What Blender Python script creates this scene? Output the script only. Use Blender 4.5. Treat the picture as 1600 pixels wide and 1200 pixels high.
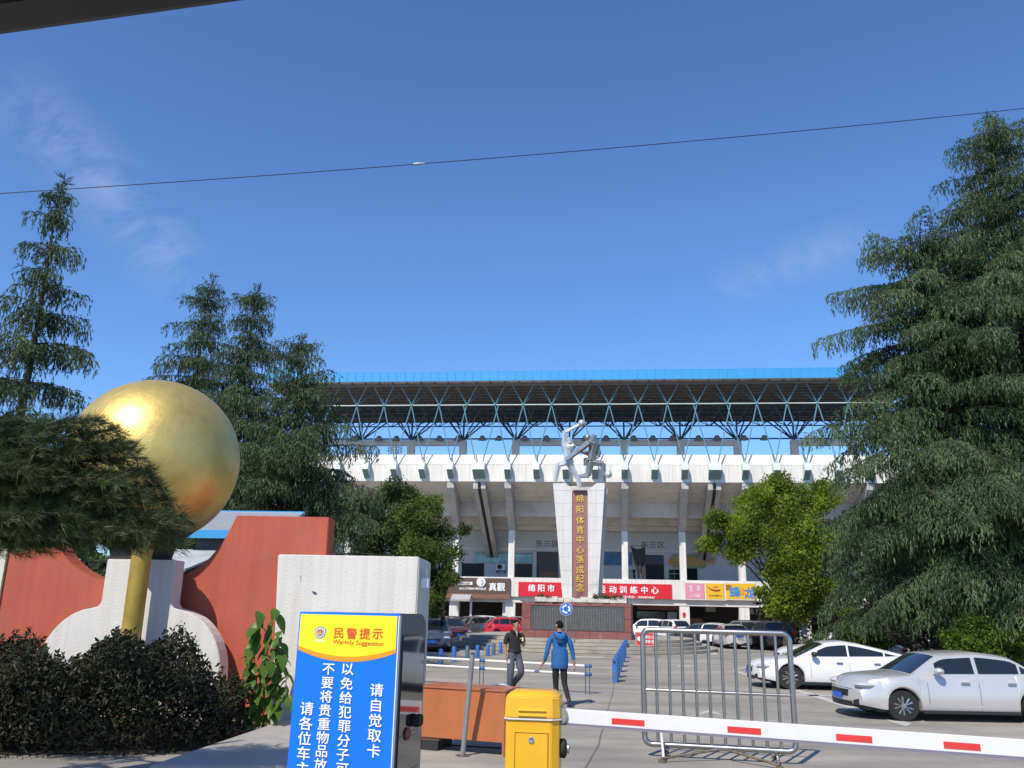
import bpy, bmesh, math, random
import numpy as np
from mathutils import Vector, Matrix

for o in list(bpy.data.objects):
    bpy.data.objects.remove(o)
SC = bpy.context.scene
COL = SC.collection
R = math.radians

# ------------------------------------------------------------------ camera
F_PX, TILT, ROLL, CAM_H = 1300.0, R(15.07), 0.021, 2.0
FWD = np.array([0, math.cos(TILT), math.sin(TILT)])
R0 = np.array([1.0, 0, 0]); U0 = np.array([0, -math.sin(TILT), math.cos(TILT)])
RGT = R0 * math.cos(ROLL) + U0 * math.sin(ROLL)
UPV = -R0 * math.sin(ROLL) + U0 * math.cos(ROLL)
CAM = np.array([0, 0, CAM_H])
cd = bpy.data.cameras.new('camera')
cam = bpy.data.objects.new('camera', cd); COL.objects.link(cam)
cd.sensor_width = 36.0; cd.lens = 36.0 * F_PX / 1600.0
cd.clip_start = 0.05; cd.clip_end = 3000
cam.matrix_world = Matrix(((RGT[0], UPV[0], -FWD[0], 0), (RGT[1], UPV[1], -FWD[1], 0),
                           (RGT[2], UPV[2], -FWD[2], CAM_H), (0, 0, 0, 1)))
SC.camera = cam

# ------------------------------------------------------------------ world, sun, exposure
SUN = Vector((-0.34, -0.58, 0.74)).normalized()
wd = bpy.data.worlds.new('World'); SC.world = wd; wd.use_nodes = True
nt = wd.node_tree; nt.nodes.clear()
wo = nt.nodes.new('ShaderNodeOutputWorld'); bg = nt.nodes.new('ShaderNodeBackground')
sky = nt.nodes.new('ShaderNodeTexSky'); sky.sky_type = 'NISHITA'; sky.sun_disc = False
sky.sun_elevation = math.asin(SUN.z); sky.sun_rotation = math.atan2(SUN.x, SUN.y) % (2 * math.pi)
sky.altitude = 500; sky.air_density = 1.0; sky.dust_density = 0.3; sky.ozone_density = 4.5
tc = nt.nodes.new('ShaderNodeTexCoord')
# two thin cirrus wisps, each a streak lying along a great circle of the sky, broken up by noise
L = nt.links.new
def mnode(op, a, b=None, c=None):
    n = nt.nodes.new('ShaderNodeMath'); n.operation = op
    for i, x in enumerate((a, b, c)):
        if x is None: continue
        if isinstance(x, (int, float)): n.inputs[i].default_value = x
        else: L(x, n.inputs[i])
    return n.outputs[0]
def vdot(v):
    n = nt.nodes.new('ShaderNodeVectorMath'); n.operation = 'DOT_PRODUCT'; L(tc.outputs['Generated'], n.inputs[0]); n.inputs[1].default_value = v; return n.outputs['Value']
def smooth(x, lo, hi):
    n = nt.nodes.new('ShaderNodeMapRange'); n.interpolation_type = 'SMOOTHSTEP'; L(x, n.inputs[0]); n.inputs[1].default_value = lo; n.inputs[2].default_value = hi; return n.outputs[0]
def sky_dir(x, y):
    d = FWD * F_PX + RGT * (x - 800) + UPV * (600 - y); return Vector(d).normalized()
cloud = None
for (p, q, wid, amt) in (((10, 130), (330, 470), .06, .30), ((1120, 455), (1380, 360), .05, .20), ((-500, -300), (-80, 40), .09, .35), ((1700, 250), (2300, 60), .08, .3)):
    a, b = sky_dir(*p), sky_dir(*q); nrm = a.cross(b).normalized(); mid = (a + b).normalized(); half = a.angle(b) / 2
    mp = nt.nodes.new('ShaderNodeMapping'); ax = (b - a).normalized()
    mp.inputs['Rotation'].default_value = (0, 0, 0)
    M3 = Matrix((ax, nrm, ax.cross(nrm))).to_euler(); mp.inputs['Rotation'].default_value = M3; mp.inputs['Scale'].default_value = (5, 16, 9)
    L(tc.outputs['Generated'], mp.inputs['Vector'])
    nz = nt.nodes.new('ShaderNodeTexNoise'); nz.inputs['Scale'].default_value = 1.6; nz.inputs['Detail'].default_value = 8; nz.inputs['Roughness'].default_value = .62; nz.inputs['Distortion'].default_value = .4
    L(mp.outputs[0], nz.inputs['Vector'])
    band = smooth(mnode('ADD', mnode('ABSOLUTE', vdot(nrm)), mnode('MULTIPLY', mnode('SUBTRACT', nz.outputs['Fac'], .5), .10)), wid, 0.0)
    ext = smooth(vdot(mid), math.cos(half * 1.25), math.cos(half * .35))
    c = mnode('MULTIPLY', mnode('MULTIPLY', band, ext), mnode('MULTIPLY', smooth(nz.outputs['Fac'], .36, .72), amt))
    cloud = c if cloud is None else mnode('ADD', cloud, c)
gm = nt.nodes.new('ShaderNodeMix'); gm.data_type = 'RGBA'; gm.blend_type = 'MULTIPLY'
gm.inputs['Factor'].default_value = 1.0; gm.inputs[7].default_value = (0.79, 1.02, 1.28, 1)
mx = nt.nodes.new('ShaderNodeMix'); mx.data_type = 'RGBA'; mx.inputs[7].default_value = (5.2, 5.9, 7.0, 1)
L(sky.outputs[0], gm.inputs[6]); L(gm.outputs[2], mx.inputs[6]); L(cloud, mx.inputs['Factor'])
L(mx.outputs[2], bg.inputs['Color']); bg.inputs['Strength'].default_value = 0.11
L(bg.outputs[0], wo.inputs['Surface'])
sl = bpy.data.lights.new('sun', 'SUN'); sl.energy = 3.7; sl.angle = R(0.53); sl.color = (1.0, 0.91, 0.76)
so = bpy.data.objects.new('sun', sl); COL.objects.link(so)
so.rotation_euler = SUN.to_track_quat('Z', 'Y').to_euler()
so.location = (-30, -40, 60)
SC.view_settings.view_transform = 'Standard'; SC.view_settings.look = 'None'
SC.view_settings.exposure = 0.45; SC.view_settings.gamma = 1.0; SC.view_settings.use_curve_mapping = False

# ------------------------------------------------------------------ surveying helpers (photo pixel -> place)
def ray(x, y):
    d = FWD * F_PX + RGT * (x - 800) + UPV * (600 - y)
    return d / np.linalg.norm(d)
def ground(x, y, z=0.0):
    d = ray(x, y); return CAM + d * ((z - CAM_H) / d[2])
def atY(x, y, Y):
    d = ray(x, y); return CAM + d * (Y / d[1])
class Frame:
    """upright local frame: origin O, yaw turning +x clockwise; plane() gives local (x, z) where the sight line meets y = v."""
    def __init__(s, O, yaw):
        s.O = np.array([O[0], O[1], O[2] if len(O) > 2 else 0.0]); s.yaw = yaw
        s.u = np.array([math.cos(yaw), -math.sin(yaw), 0]); s.v = np.array([math.sin(yaw), math.cos(yaw), 0])
    def plane(s, px, py, v=0.0):
        d = ray(px, py); t = ((s.O - CAM) @ s.v + v) / (d @ s.v); p = CAM + d * t - s.O
        return float(p @ s.u), float(p[2])
    def empty(s, name, **kw):
        return thing(name, s.O, -s.yaw, **kw)

# ------------------------------------------------------------------ object helpers
def setp(o, label=None, category=None, group=None, kind=None):
    if label: o['label'] = label
    if category: o['category'] = category
    if group: o['group'] = group
    if kind: o['kind'] = kind
    return o
def thing(name, loc=(0, 0, 0), rz=0.0, label=None, category=None, group=None, kind=None):
    o = bpy.data.objects.new(name, None); COL.objects.link(o)
    o.empty_display_size = 0.2
    o.location = (float(loc[0]), float(loc[1]), float(loc[2]) if len(loc) > 2 else 0.0); o.rotation_euler = (0, 0, rz)
    return setp(o, label, category, group, kind)
def link(name, me, parent=None, loc=(0, 0, 0), rot=(0, 0, 0), **kw):
    o = bpy.data.objects.new(name, me); COL.objects.link(o)
    if parent is not None: o.parent = parent
    o.location = loc; o.rotation_euler = rot
    return setp(o, **kw)
def copy_tree(o, parent=None):
    c = o.copy(); COL.objects.link(c); c.parent = parent
    for ch in list(o.children): copy_tree(ch, c)
    return c

class MB:
    """mesh builder"""
    def __init__(s): s.v = []; s.f = []; s.m = []
    def add(s, vs, fs, mi=0):
        b = len(s.v); s.v += [tuple(map(float, p)) for p in vs]
        s.f += [tuple(i + b for i in f) for f in fs]; s.m += [mi] * len(fs); return s
    def box(s, x0, x1, y0, y1, z0, z1, mi=0):
        return s.add([(x0, y0, z0), (x1, y0, z0), (x1, y1, z0), (x0, y1, z0), (x0, y0, z1), (x1, y0, z1), (x1, y1, z1), (x0, y1, z1)],
                     [(0, 3, 2, 1), (4, 5, 6, 7), (0, 1, 5, 4), (1, 2, 6, 5), (2, 3, 7, 6), (3, 0, 4, 7)], mi)
    def hexa(s, b, t, mi=0):
        return s.add(list(b) + list(t), [(0, 3, 2, 1), (4, 5, 6, 7), (0, 1, 5, 4), (1, 2, 6, 5), (2, 3, 7, 6), (3, 0, 4, 7)], mi)
    def prism_y(s, poly, y0, y1, mi=0):
        """poly in (x,z), extruded along y"""
        n = len(poly)
        vs = [(x, y0, z) for x, z in poly] + [(x, y1, z) for x, z in poly]
        fs = [tuple(range(n)), tuple(range(2 * n - 1, n - 1, -1))] + [(i, i + n, (i + 1) % n + n, (i + 1) % n) for i in range(n)]
        return s.add(vs, fs, mi)
    def prism_z(s, poly, z0, z1, mi=0):
        n = len(poly)
        vs = [(x, y, z0) for x, y in poly] + [(x, y, z1) for x, y in poly]
        fs = [tuple(range(n - 1, -1, -1)), tuple(range(n, 2 * n))] + [(i, (i + 1) % n, (i + 1) % n + n, i + n) for i in range(n)]
        return s.add(vs, fs, mi)
    def tube(s, pts, r, n=8, mi=0, cap=True):
        pts = [np.array(p, float) for p in pts]
        rs = list(r) if hasattr(r, '__len__') else [r] * len(pts)
        rings = []; prev = None
        for i, p in enumerate(pts):
            a = pts[max(0, i - 1)]; b = pts[min(len(pts) - 1, i + 1)]
            t = b - a; t = t / (np.linalg.norm(t) + 1e-9)
            if prev is None:
                h = np.array([0, 0, 1.0]) if abs(t[2]) < 0.9 else np.array([1.0, 0, 0])
                e = np.cross(t, h)
            else:
                e = prev - t * (prev @ t)
            e /= np.linalg.norm(e) + 1e-9; prev = e; g = np.cross(t, e)
            rings.append([p + rs[i] * (e * math.cos(2 * math.pi * k / n) + g * math.sin(2 * math.pi * k / n)) for k in range(n)])
        vs = [q for ring in rings for q in ring]; fs = []
        for i in range(len(rings) - 1):
            for k in range(n):
                a = i * n + k; b = i * n + (k + 1) % n
                fs.append((a, b, b + n, a + n))
        if cap:
            fs.append(tuple(range(n - 1, -1, -1))); fs.append(tuple(range((len(rings) - 1) * n, len(rings) * n)))
        return s.add(vs, fs, mi)
    def lathe(s, prof, c=(0, 0, 0), n=24, mi=0):
        """prof list of (r,z)"""
        vs = []; fs = []
        for r, z in prof:
            for k in range(n):
                a = 2 * math.pi * k / n; vs.append((c[0] + r * math.cos(a), c[1] + r * math.sin(a), c[2] + z))
        for i in range(len(prof) - 1):
            for k in range(n):
                fs.append((i * n + k, i * n + (k + 1) % n, (i + 1) * n + (k + 1) % n, (i + 1) * n + k))
        fs.append(tuple(range(n - 1, -1, -1))); fs.append(tuple(range((len(prof) - 1) * n, len(prof) * n)))
        return s.add(vs, fs, mi)
    def ball(s, c, r, n=16, mi=0):
        rr = r if hasattr(r, '__len__') else (r, r, r)
        prof = [(math.sin(math.pi * i / n), -math.cos(math.pi * i / n)) for i in range(n + 1)]
        prof[0] = (1e-3, -1); prof[-1] = (1e-3, 1)
        b = len(s.v); s.lathe(prof, (0, 0, 0), n * 2, mi)
        for i in range(b, len(s.v)):
            x, y, z = s.v[i]; s.v[i] = (c[0] + x * rr[0], c[1] + y * rr[1], c[2] + z * rr[2])
        return s
    def mesh(s, name, mats, smooth=False, bevel=0, angle=40):
        me = bpy.data.meshes.new(name); me.from_pydata(s.v, [], s.f)
        mats = mats if isinstance(mats, (list, tuple)) else [mats]
        for m in mats: me.materials.append(m)
        if len(mats) > 1: me.polygons.foreach_set('material_index', s.m)
        bm = bmesh.new(); bm.from_mesh(me)
        bmesh.ops.recalc_face_normals(bm, faces=bm.faces)
        if bevel:
            es = [e for e in bm.edges if len(e.link_faces) == 2 and e.calc_face_angle(0) > 0.6]
            bmesh.ops.bevel(bm, geom=es, offset=bevel, segments=2, affect='EDGES', clamp_overlap=True)
        bm.to_mesh(me); bm.free()
        if smooth:
            me.polygons.foreach_set('use_smooth', [True] * len(me.polygons))
            if angle < 180: me.set_sharp_from_angle(angle=R(angle))
        me.update(); return me
    def build(s, name, mats, parent=None, loc=(0, 0, 0), rot=(0, 0, 0), smooth=False, bevel=0, angle=40, **kw):
        return link(name, s.mesh(name, mats, smooth, bevel, angle), parent, loc, rot, **kw)

def tri_mesh(name, V, mat, parent=None, **kw):
    """V: (n,3,3) array of triangles"""
    V = np.asarray(V, np.float32); n = len(V)
    me = bpy.data.meshes.new(name)
    me.vertices.add(n * 3); me.loops.add(n * 3); me.polygons.add(n)
    me.vertices.foreach_set('co', V.reshape(-1))
    me.loops.foreach_set('vertex_index', np.arange(n * 3, dtype=np.int32))
    me.polygons.foreach_set('loop_start', np.arange(0, n * 3, 3, dtype=np.int32))
    me.polygons.foreach_set('loop_total', np.full(n, 3, np.int32))
    me.materials.append(mat); me.update(calc_edges=True)
    return link(name, me, parent, **kw)

# ------------------------------------------------------------------ materials
MATS = {}
def pmat(name, col, rough=0.6, metal=0.0, var=0.12, scale=4.0, bump=0.0, bscale=40.0, coat=0.0, spec=0.5, dirt=None, dscale=1.2, dlo=.5, dhi=.75, alpha=None, stretch=None, streak=0.0):
    if name in MATS: return MATS[name]
    m = bpy.data.materials.new(name); m.use_nodes = True; MATS[name] = m
    n = m.node_tree.nodes; l = m.node_tree.links.new; b = n['Principled BSDF']
    b.inputs['Roughness'].default_value = rough; b.inputs['Metallic'].default_value = metal
    b.inputs['Specular IOR Level'].default_value = spec
    if coat: b.inputs['Coat Weight'].default_value = coat; b.inputs['Coat Roughness'].default_value = 0.06
    c = list(col) + [1]
    t = n.new('ShaderNodeNewGeometry'); src = t.outputs['Position']
    if stretch:
        mpn = n.new('ShaderNodeMapping'); mpn.inputs['Scale'].default_value = stretch; l(src, mpn.inputs[0]); src = mpn.outputs[0]
    out = None
    if var:
        z = n.new('ShaderNodeTexNoise'); z.inputs['Scale'].default_value = scale; z.inputs['Detail'].default_value = 6; z.inputs['Roughness'].default_value = .65
        l(src, z.inputs['Vector'])
        rp = n.new('ShaderNodeValToRGB'); e = rp.color_ramp.elements
        e[0].position = .3; e[1].position = .7
        e[0].color = [max(0, x * (1 - var)) for x in c[:3]] + [1]; e[1].color = [min(1, x * (1 + var)) for x in c[:3]] + [1]
        l(z.outputs['Fac'], rp.inputs[0]); out = rp.outputs[0]
    if dirt is not None:
        z2 = n.new('ShaderNodeTexNoise'); z2.inputs['Scale'].default_value = dscale; z2.inputs['Detail'].default_value = 8; z2.inputs['Roughness'].default_value = .7
        l(src, z2.inputs['Vector'])
        rp2 = n.new('ShaderNodeValToRGB'); rp2.color_ramp.elements[0].position = dlo; rp2.color_ramp.elements[1].position = dhi
        l(z2.outputs['Fac'], rp2.inputs[0])
        mxn = n.new('ShaderNodeMix'); mxn.data_type = 'RGBA'; mxn.inputs[7].default_value = list(dirt) + [1]
        l(rp2.outputs[0], mxn.inputs['Factor'])
        if out is not None: l(out, mxn.inputs[6])
        else: mxn.inputs[6].default_value = c
        out = mxn.outputs[2]
    if streak:      # rain streaks running down
        mps = n.new('ShaderNodeMapping'); mps.inputs['Scale'].default_value = (6.5, 6.5, .22); l(t.outputs['Position'], mps.inputs[0])
        zs_ = n.new('ShaderNodeTexNoise'); zs_.inputs['Scale'].default_value = 1.3; zs_.inputs['Detail'].default_value = 6; l(mps.outputs[0], zs_.inputs['Vector'])
        rps = n.new('ShaderNodeValToRGB'); rps.color_ramp.elements[0].position = .42; rps.color_ramp.elements[1].position = .72
        v_ = 1 - streak; rps.color_ramp.elements[0].color = (1, 1, 1, 1); rps.color_ramp.elements[1].color = (v_, v_ * .985, v_ * .96, 1); l(zs_.outputs['Fac'], rps.inputs[0])
        mst = n.new('ShaderNodeMix'); mst.data_type = 'RGBA'; mst.blend_type = 'MULTIPLY'; mst.inputs['Factor'].default_value = 1
        if out is not None: l(out, mst.inputs[6])
        else: mst.inputs[6].default_value = c
        l(rps.outputs[0], mst.inputs[7]); out = mst.outputs[2]
    if out is not None: l(out, b.inputs['Base Color'])
    else: b.inputs['Base Color'].default_value = c
    if bump:
        z3 = n.new('ShaderNodeTexNoise'); z3.inputs['Scale'].default_value = bscale; z3.inputs['Detail'].default_value = 5
        l(src, z3.inputs['Vector'])
        bp = n.new('ShaderNodeBump'); bp.inputs['Strength'].default_value = bump; bp.inputs['Distance'].default_value = 0.02
        l(z3.outputs['Fac'], bp.inputs['Height']); l(bp.outputs[0], b.inputs['Normal'])
    return m
def leafmat(name, c0, c1, scale=0.9, trans=0.25, rough=.55):
    m = bpy.data.materials.new(name); m.use_nodes = True; MATS[name] = m
    n = m.node_tree.nodes; l = m.node_tree.links.new; b = n['Principled BSDF']; o = n['Material Output']
    b.inputs['Roughness'].default_value = rough; b.inputs['Specular IOR Level'].default_value = 0.3
    t = n.new('ShaderNodeTexCoord')
    z = n.new('ShaderNodeTexNoise'); z.inputs['Scale'].default_value = scale; z.inputs['Detail'].default_value = 3
    g = n.new('ShaderNodeNewGeometry')
    ad = n.new('ShaderNodeMath'); ad.operation = 'MULTIPLY_ADD'; ad.inputs[1].default_value = 0.42; 
    l(t.outputs['Object'], z.inputs['Vector'])
    sb = n.new('ShaderNodeMath'); sb.operation = 'MULTIPLY_ADD'; sb.inputs[1].default_value = 1.7; sb.inputs[2].default_value = -.56
    l(z.outputs['Fac'], sb.inputs[0]); l(g.outputs['Random Per Island'], ad.inputs[0]); l(sb.outputs[0], ad.inputs[2])
    rp = n.new('ShaderNodeValToRGB'); e = rp.color_ramp.elements
    e[0].position = .25; e[1].position = .78; e[0].color = list(c0) + [1]; e[1].color = list(c1) + [1]
    l(ad.outputs[0], rp.inputs[0]); l(rp.outputs[0], b.inputs['Base Color'])
    if trans:
        tr = n.new('ShaderNodeBsdfTranslucent'); ms = n.new('ShaderNodeMixShader'); ms.inputs[0].default_value = trans
        l(rp.outputs[0], tr.inputs['Color']); l(b.outputs[0], ms.inputs[1]); l(tr.outputs[0], ms.inputs[2]); l(ms.outputs[0], o.inputs['Surface'])
    return m

M = dict(
 white=pmat('white_paint', (.71, .695, .66), .6, var=.05, scale=.6, dirt=(.5, .48, .44), dscale=.8, dlo=.6, dhi=.95, streak=.22),
 tile=pmat('white_tile', (.67, .66, .64), .35, var=.05, scale=1.5, dirt=(.5, .49, .46), dscale=.9, dlo=.58, dhi=.9, streak=.15),
 concrete=pmat('grey_concrete', (.46, .45, .43), .85, var=.12, scale=1.0, bump=.15, bscale=12, dirt=(.25, .24, .23), dscale=.7, dlo=.5, dhi=.85, streak=.25),
 concpale=pmat('pale_beam_concrete', (.66, .61, .57), .85, var=.12, scale=1.0),  # even pale concrete of the rear posts, beams and wall ledge
 soffit=pmat('stand_soffit_concrete', (.68, .63, .58), .85, var=.10, scale=.8, dirt=(.42, .39, .36), dscale=.5, dlo=.5, dhi=.8),
 wallgrey=pmat('concourse_wall_paint', (.56, .55, .54), .75, var=.06, scale=.7),
 teal=pmat('pale_teal_steel', (.54, .66, .64), .5, var=.08), tealshade=pmat('shaded_teal_steel', (.16, .27, .26), .6, var=.1),
 strut=pmat('blue_grey_strut_paint', (.10, .25, .34), .45, var=.08), strutd=pmat('dark_blue_truss_paint', (.045, .09, .14), .6, var=.1),
 roofblue=pmat('blue_roof_sheet', (.042, .30, .64), .45, var=.05, scale=.8), 
 roofunder=pmat('roof_underside_sheet', (.55, .47, .42), .7, var=.25, scale=.5), purlin=pmat('purlin_steel', (.15, .145, .14), .6),
 dark=pmat('dark_opening', (.02, .02, .02), .7), darkgrey=pmat('dark_grey_plastic', (.055, .055, .06), .45),
 asphalt=None, black=pmat('black_rubber', (.015, .015, .015), .8), 
 steel=pmat('stainless_steel', (.44, .42, .40), .28, 1.0, var=.1, scale=6, dirt=(.30, .20, .13), dscale=2.0, dlo=.62, dhi=.85),
 chrome=pmat('chrome', (.75, .75, .76), .12, 1.0, var=0), galv=pmat('galvanised_pole', (.36, .37, .38), .5, .6, var=.15, scale=8),
 silver=pmat('silver_statue_metal', (.70, .70, .71), .40, .6, var=.12, scale=1.5),
 silverdark=pmat('dark_statue_metal', (.30, .31, .33), .42, .7, var=.15, scale=1.5),  # second figure takes a darker grey than the first
 redwall=pmat('red_render', (.44, .098, .055), .9, var=.09, scale=1.3, bump=.5, bscale=60, dirt=(.36, .12, .08), dscale=1.6, dlo=.5, dhi=.85, streak=.10),
 whiterender=pmat('white_render', (.655, .63, .585), .9, var=.05, scale=1.1, bump=.5, bscale=45, dirt=(.55, .48, .38), dscale=1.1, dlo=.58, dhi=.92, streak=.11),
 yellow=pmat('yellow_box_paint', (.80, .42, .015), .4, var=.05, scale=3, coat=.3, dirt=(.62, .32, .03), dscale=3, dlo=.66, dhi=.9),
 armwhite=pmat('white_arm_paint', (.68, .67, .675), .4, var=.04, scale=3, dirt=(.5, .48, .47), dscale=2.5, dlo=.62, dhi=.95), armred=pmat('red_reflective_tape', (.62, .04, .03), .4, var=.08),
 wood=pmat('orange_varnished_wood', (.43, .13, .04), .42, var=.18, scale=2.0, stretch=(1, 1, .25), dirt=(.55, .24, .07), dscale=1.2, dlo=.62, dhi=.78, coat=.2),
 wooddark=pmat('worn_brown_wood', (.20, .10, .06), .6, var=.2), 
 blue=pmat('blue_barrier_paint', (.03, .14, .42), .5, var=.12, dirt=(.12, .17, .28), dscale=4, dlo=.55, dhi=.8), bluegrey=pmat('faded_blue_paint', (.07, .14, .22), .6, var=.15),
 boardblue=pmat('board_blue_print', (.0, .16, .86), .35, var=.02), boardyellow=pmat('board_yellow_print', (.85, .76, .01), .35, var=.02),
 boardorange=pmat('board_orange_print', (.83, .30, .01), .35, var=.02), boardred=pmat('board_red_ink', (.72, .09, .02), .4, var=0), ink=pmat('white_ink', (.82, .82, .84), .5, var=0),
 kiosk=pmat('kiosk_grey_metal', (.17, .17, .175), .38, .4, var=.08), gloss=pmat('glossy_black_panel', (.02, .02, .022), .03, var=0, spec=1.0, coat=1.0),
 gold=pmat('hammered_gold_paint', (.72, .52, .16), .44, .72, var=.10, scale=2.5, bump=.30, bscale=9, dirt=(.50, .33, .10), dscale=1.6, dlo=.52, dhi=.85),
 granite=pmat('red_granite', (.22, .085, .075), .5, var=.16, scale=14, dirt=(.32, .19, .16), dscale=1.6, dlo=.55, dhi=.85),
 plaque=pmat('maroon_plaque', (.29, .135, .125), .5, var=.1, scale=6), goldink=pmat('gold_leaf_lettering', (.75, .53, .10), .4, .35, var=.05),
 slate=pmat('grey_slate_panel', (.075, .08, .085), .5, var=.15, scale=4), stone=pmat('pale_step_stone', (.36, .335, .29), .85, var=.15, scale=1.2, dirt=(.20, .18, .15), dscale=.8, dlo=.5, dhi=.8, bump=.2, bscale=8),
 signred=pmat('red_sign_sheet', (.60, .015, .025), .45, var=.05), signbrown=pmat('brown_sign_boards', (.095, .058, .04), .6, var=.2, stretch=(.3, 1, 6)),
 signpink=pmat('pink_sign_sheet', (.66, .26, .36), .5, var=.12, scale=5), signyellow=pmat('yellow_sign_sheet', (.75, .44, .02), .5, var=.05), signblue=pmat('blue_sign_ink', (.03, .22, .62), .5, var=0), signgreen=pmat('green_sign_ink', (.10, .42, .22), .5, var=0), signorange=pmat('orange_sign_ink', (.72, .25, .02), .5, var=0), signbrownink=pmat('brown_sign_ink', (.20, .06, .02), .5, var=0),
 glass=pmat('car_glass', (.012, .016, .018), .06, var=0, spec=.8), lampglass=pmat('headlamp_glass', (.45, .47, .5), .12, var=0, spec=.8), tail=pmat('tail_lamp_red', (.45, .02, .02), .2, var=0), 
 rim=pmat('alloy_rim', (.45, .45, .46), .3, .9, var=0), plateblue=pmat('blue_number_plate', (.02, .12, .6), .4, var=0), trim=pmat('black_car_trim', (.02, .02, .022), .5, var=0),
 bark=pmat('tree_bark', (.055, .042, .032), .9, var=.3, scale=6, bump=.6, bscale=14), 
 skin=pmat('skin', (.42, .22, .14), .55, var=.06), hair=pmat('black_hair', (.012, .010, .009), .95, spec=.1, var=.2, scale=30),
 shirt=pmat('black_polo_cloth', (.018, .018, .02), .85, var=.15, scale=8, bump=.7, bscale=11), jeans=pmat('grey_trouser_cloth', (.085, .095, .125), .85, var=.15, scale=6),
 hoodie=pmat('blue_hoodie_cloth', (.018, .115, .32), .85, var=.12, scale=6, bump=.7, bscale=11), pants=pmat('black_trouser_cloth', (.012, .012, .013), .85, var=.1, bump=.7, bscale=11), shoe=pmat('dark_shoe', (.03, .03, .035), .6, var=.1), shoegrey=pmat('grey_sole', (.16, .16, .17), .7, var=.1),
 pave=pmat('pavement_concrete', (.33, .31, .285), .9, var=.12, scale=2, bump=.3, bscale=20), line=pmat('worn_white_road_paint', (.46, .45, .43), .8, var=.18, scale=3),
)
def car_paint(name, col, metal=.0, rough=.35): return pmat(name, col, rough, metal, var=.03, scale=.5, coat=.8)

# ------------------------------------------------------------------ lettering (flat print or cut letters)
def text_mesh(body, size, mat, depth=0.002, bold=0.0, center=True, name='lettering'):
    """lettering in the local x-z plane facing -y, origin at the centre"""
    c = bpy.data.curves.new(name, 'FONT'); c.body = body; c.size = size; c.extrude = depth
    c.align_x = 'CENTER' if center else 'LEFT'; c.resolution_u = 2
    o = bpy.data.objects.new(name, c); COL.objects.link(o)
    me = bpy.data.meshes.new_from_object(o.evaluated_get(bpy.context.evaluated_depsgraph_get()))
    bpy.data.objects.remove(o); bpy.data.curves.remove(c)
    if len(me.vertices):
        zs = [v.co.y for v in me.vertices]; off = (min(zs) + max(zs)) / 2
        me.transform(Matrix.Translation((0, -off, 0)))
    if bold and len(me.vertices):      # heavier strokes: overlaid copies shifted by a fraction of the stroke
        bm = bmesh.new(); d = bold * size * .8
        for i, (dx, dy) in enumerate(((-d, -d), (d, -d), (d, d), (-d, d), (0, 0))):
            n0 = len(bm.verts); bm.from_mesh(me); bm.verts.ensure_lookup_table()
            for v in bm.verts[n0:]: v.co.x += dx; v.co.y += dy; v.co.z += .00012 * i
        bm.to_mesh(me); bm.free()
    me.transform(Matrix.Rotation(R(90), 4, 'X'))
    me.materials.clear(); me.materials.append(mat)
    return me
def lettering(body, size, mat, parent, loc, depth=.002, bold=0.0, sx=1.0, rz=0.0, center=True, **kw):
    o = link('lettering', text_mesh(body, size, mat, depth, bold, center), parent, loc, (0, 0, 0), **kw)
    o.scale = (sx, 1, 1); o.rotation_euler = (0, rz, 0); return o
# ================================================================== SETTING
def sheet(name, poly, z, mat, **kw):
    mb = MB(); mb.add([(x, y, z) for x, y in poly], [tuple(range(len(poly)))])
    return mb.build(name, mat, **kw)
def asphalt_mat():
    m = pmat('plaza_asphalt', (.325, .30, .262), .92, var=.10, scale=.55, dirt=(.205, .195, .18), dscale=.22, dlo=.47, dhi=.70, bump=.35, bscale=55)
    n = m.node_tree.nodes; l = m.node_tree.links.new; b = n['Principled BSDF']
    src = b.inputs['Base Color'].links[0].from_socket
    t = n.new('ShaderNodeTexCoord'); mpn = n.new('ShaderNodeMapping'); mpn.inputs['Scale'].default_value = (.28, 1.2, 1); mpn.inputs['Rotation'].default_value = (0, 0, .2)
    z = n.new('ShaderNodeTexNoise'); z.inputs['Scale'].default_value = 1.0; z.inputs['Detail'].default_value = 8
    l(t.outputs['Object'], mpn.inputs[0]); l(mpn.outputs[0], z.inputs['Vector'])
    rp = n.new('ShaderNodeValToRGB'); rp.color_ramp.elements[0].position = .35; rp.color_ramp.elements[1].position = .65
    rp.color_ramp.elements[0].color = (.8, .8, .8, 1); rp.color_ramp.elements[1].color = (1.12, 1.11, 1.08, 1)
    l(z.outputs['Fac'], rp.inputs[0])
    mm = n.new('ShaderNodeMix'); mm.data_type = 'RGBA'; mm.blend_type = 'MULTIPLY'; mm.inputs['Factor'].default_value = 1
    l(src, mm.inputs[6]); l(rp.outputs[0], mm.inputs[7])
    # fine aggregate speckle
    z2 = n.new('ShaderNodeTexNoise'); z2.inputs['Scale'].default_value = 38; z2.inputs['Detail'].default_value = 3
    l(t.outputs['Object'], z2.inputs['Vector'])
    rp2 = n.new('ShaderNodeValToRGB'); rp2.color_ramp.elements[0].position = .35; rp2.color_ramp.elements[1].position = .7
    rp2.color_ramp.elements[0].color = (.84, .84, .84, 1); rp2.color_ramp.elements[1].color = (1.14, 1.13, 1.11, 1)
    l(z2.outputs['Fac'], rp2.inputs[0])
    m2 = n.new('ShaderNodeMix'); m2.data_type = 'RGBA'; m2.blend_type = 'MULTIPLY'; m2.inputs['Factor'].default_value = 1
    l(mm.outputs[2], m2.inputs[6]); l(rp2.outputs[0], m2.inputs[7])
    l(m2.outputs[2], b.inputs['Base Color'])
    return m
sheet('ground', [(-600, -60), (600, -60), (600, 900), (-600, 900)], 0, asphalt_mat(), kind='structure')
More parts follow.
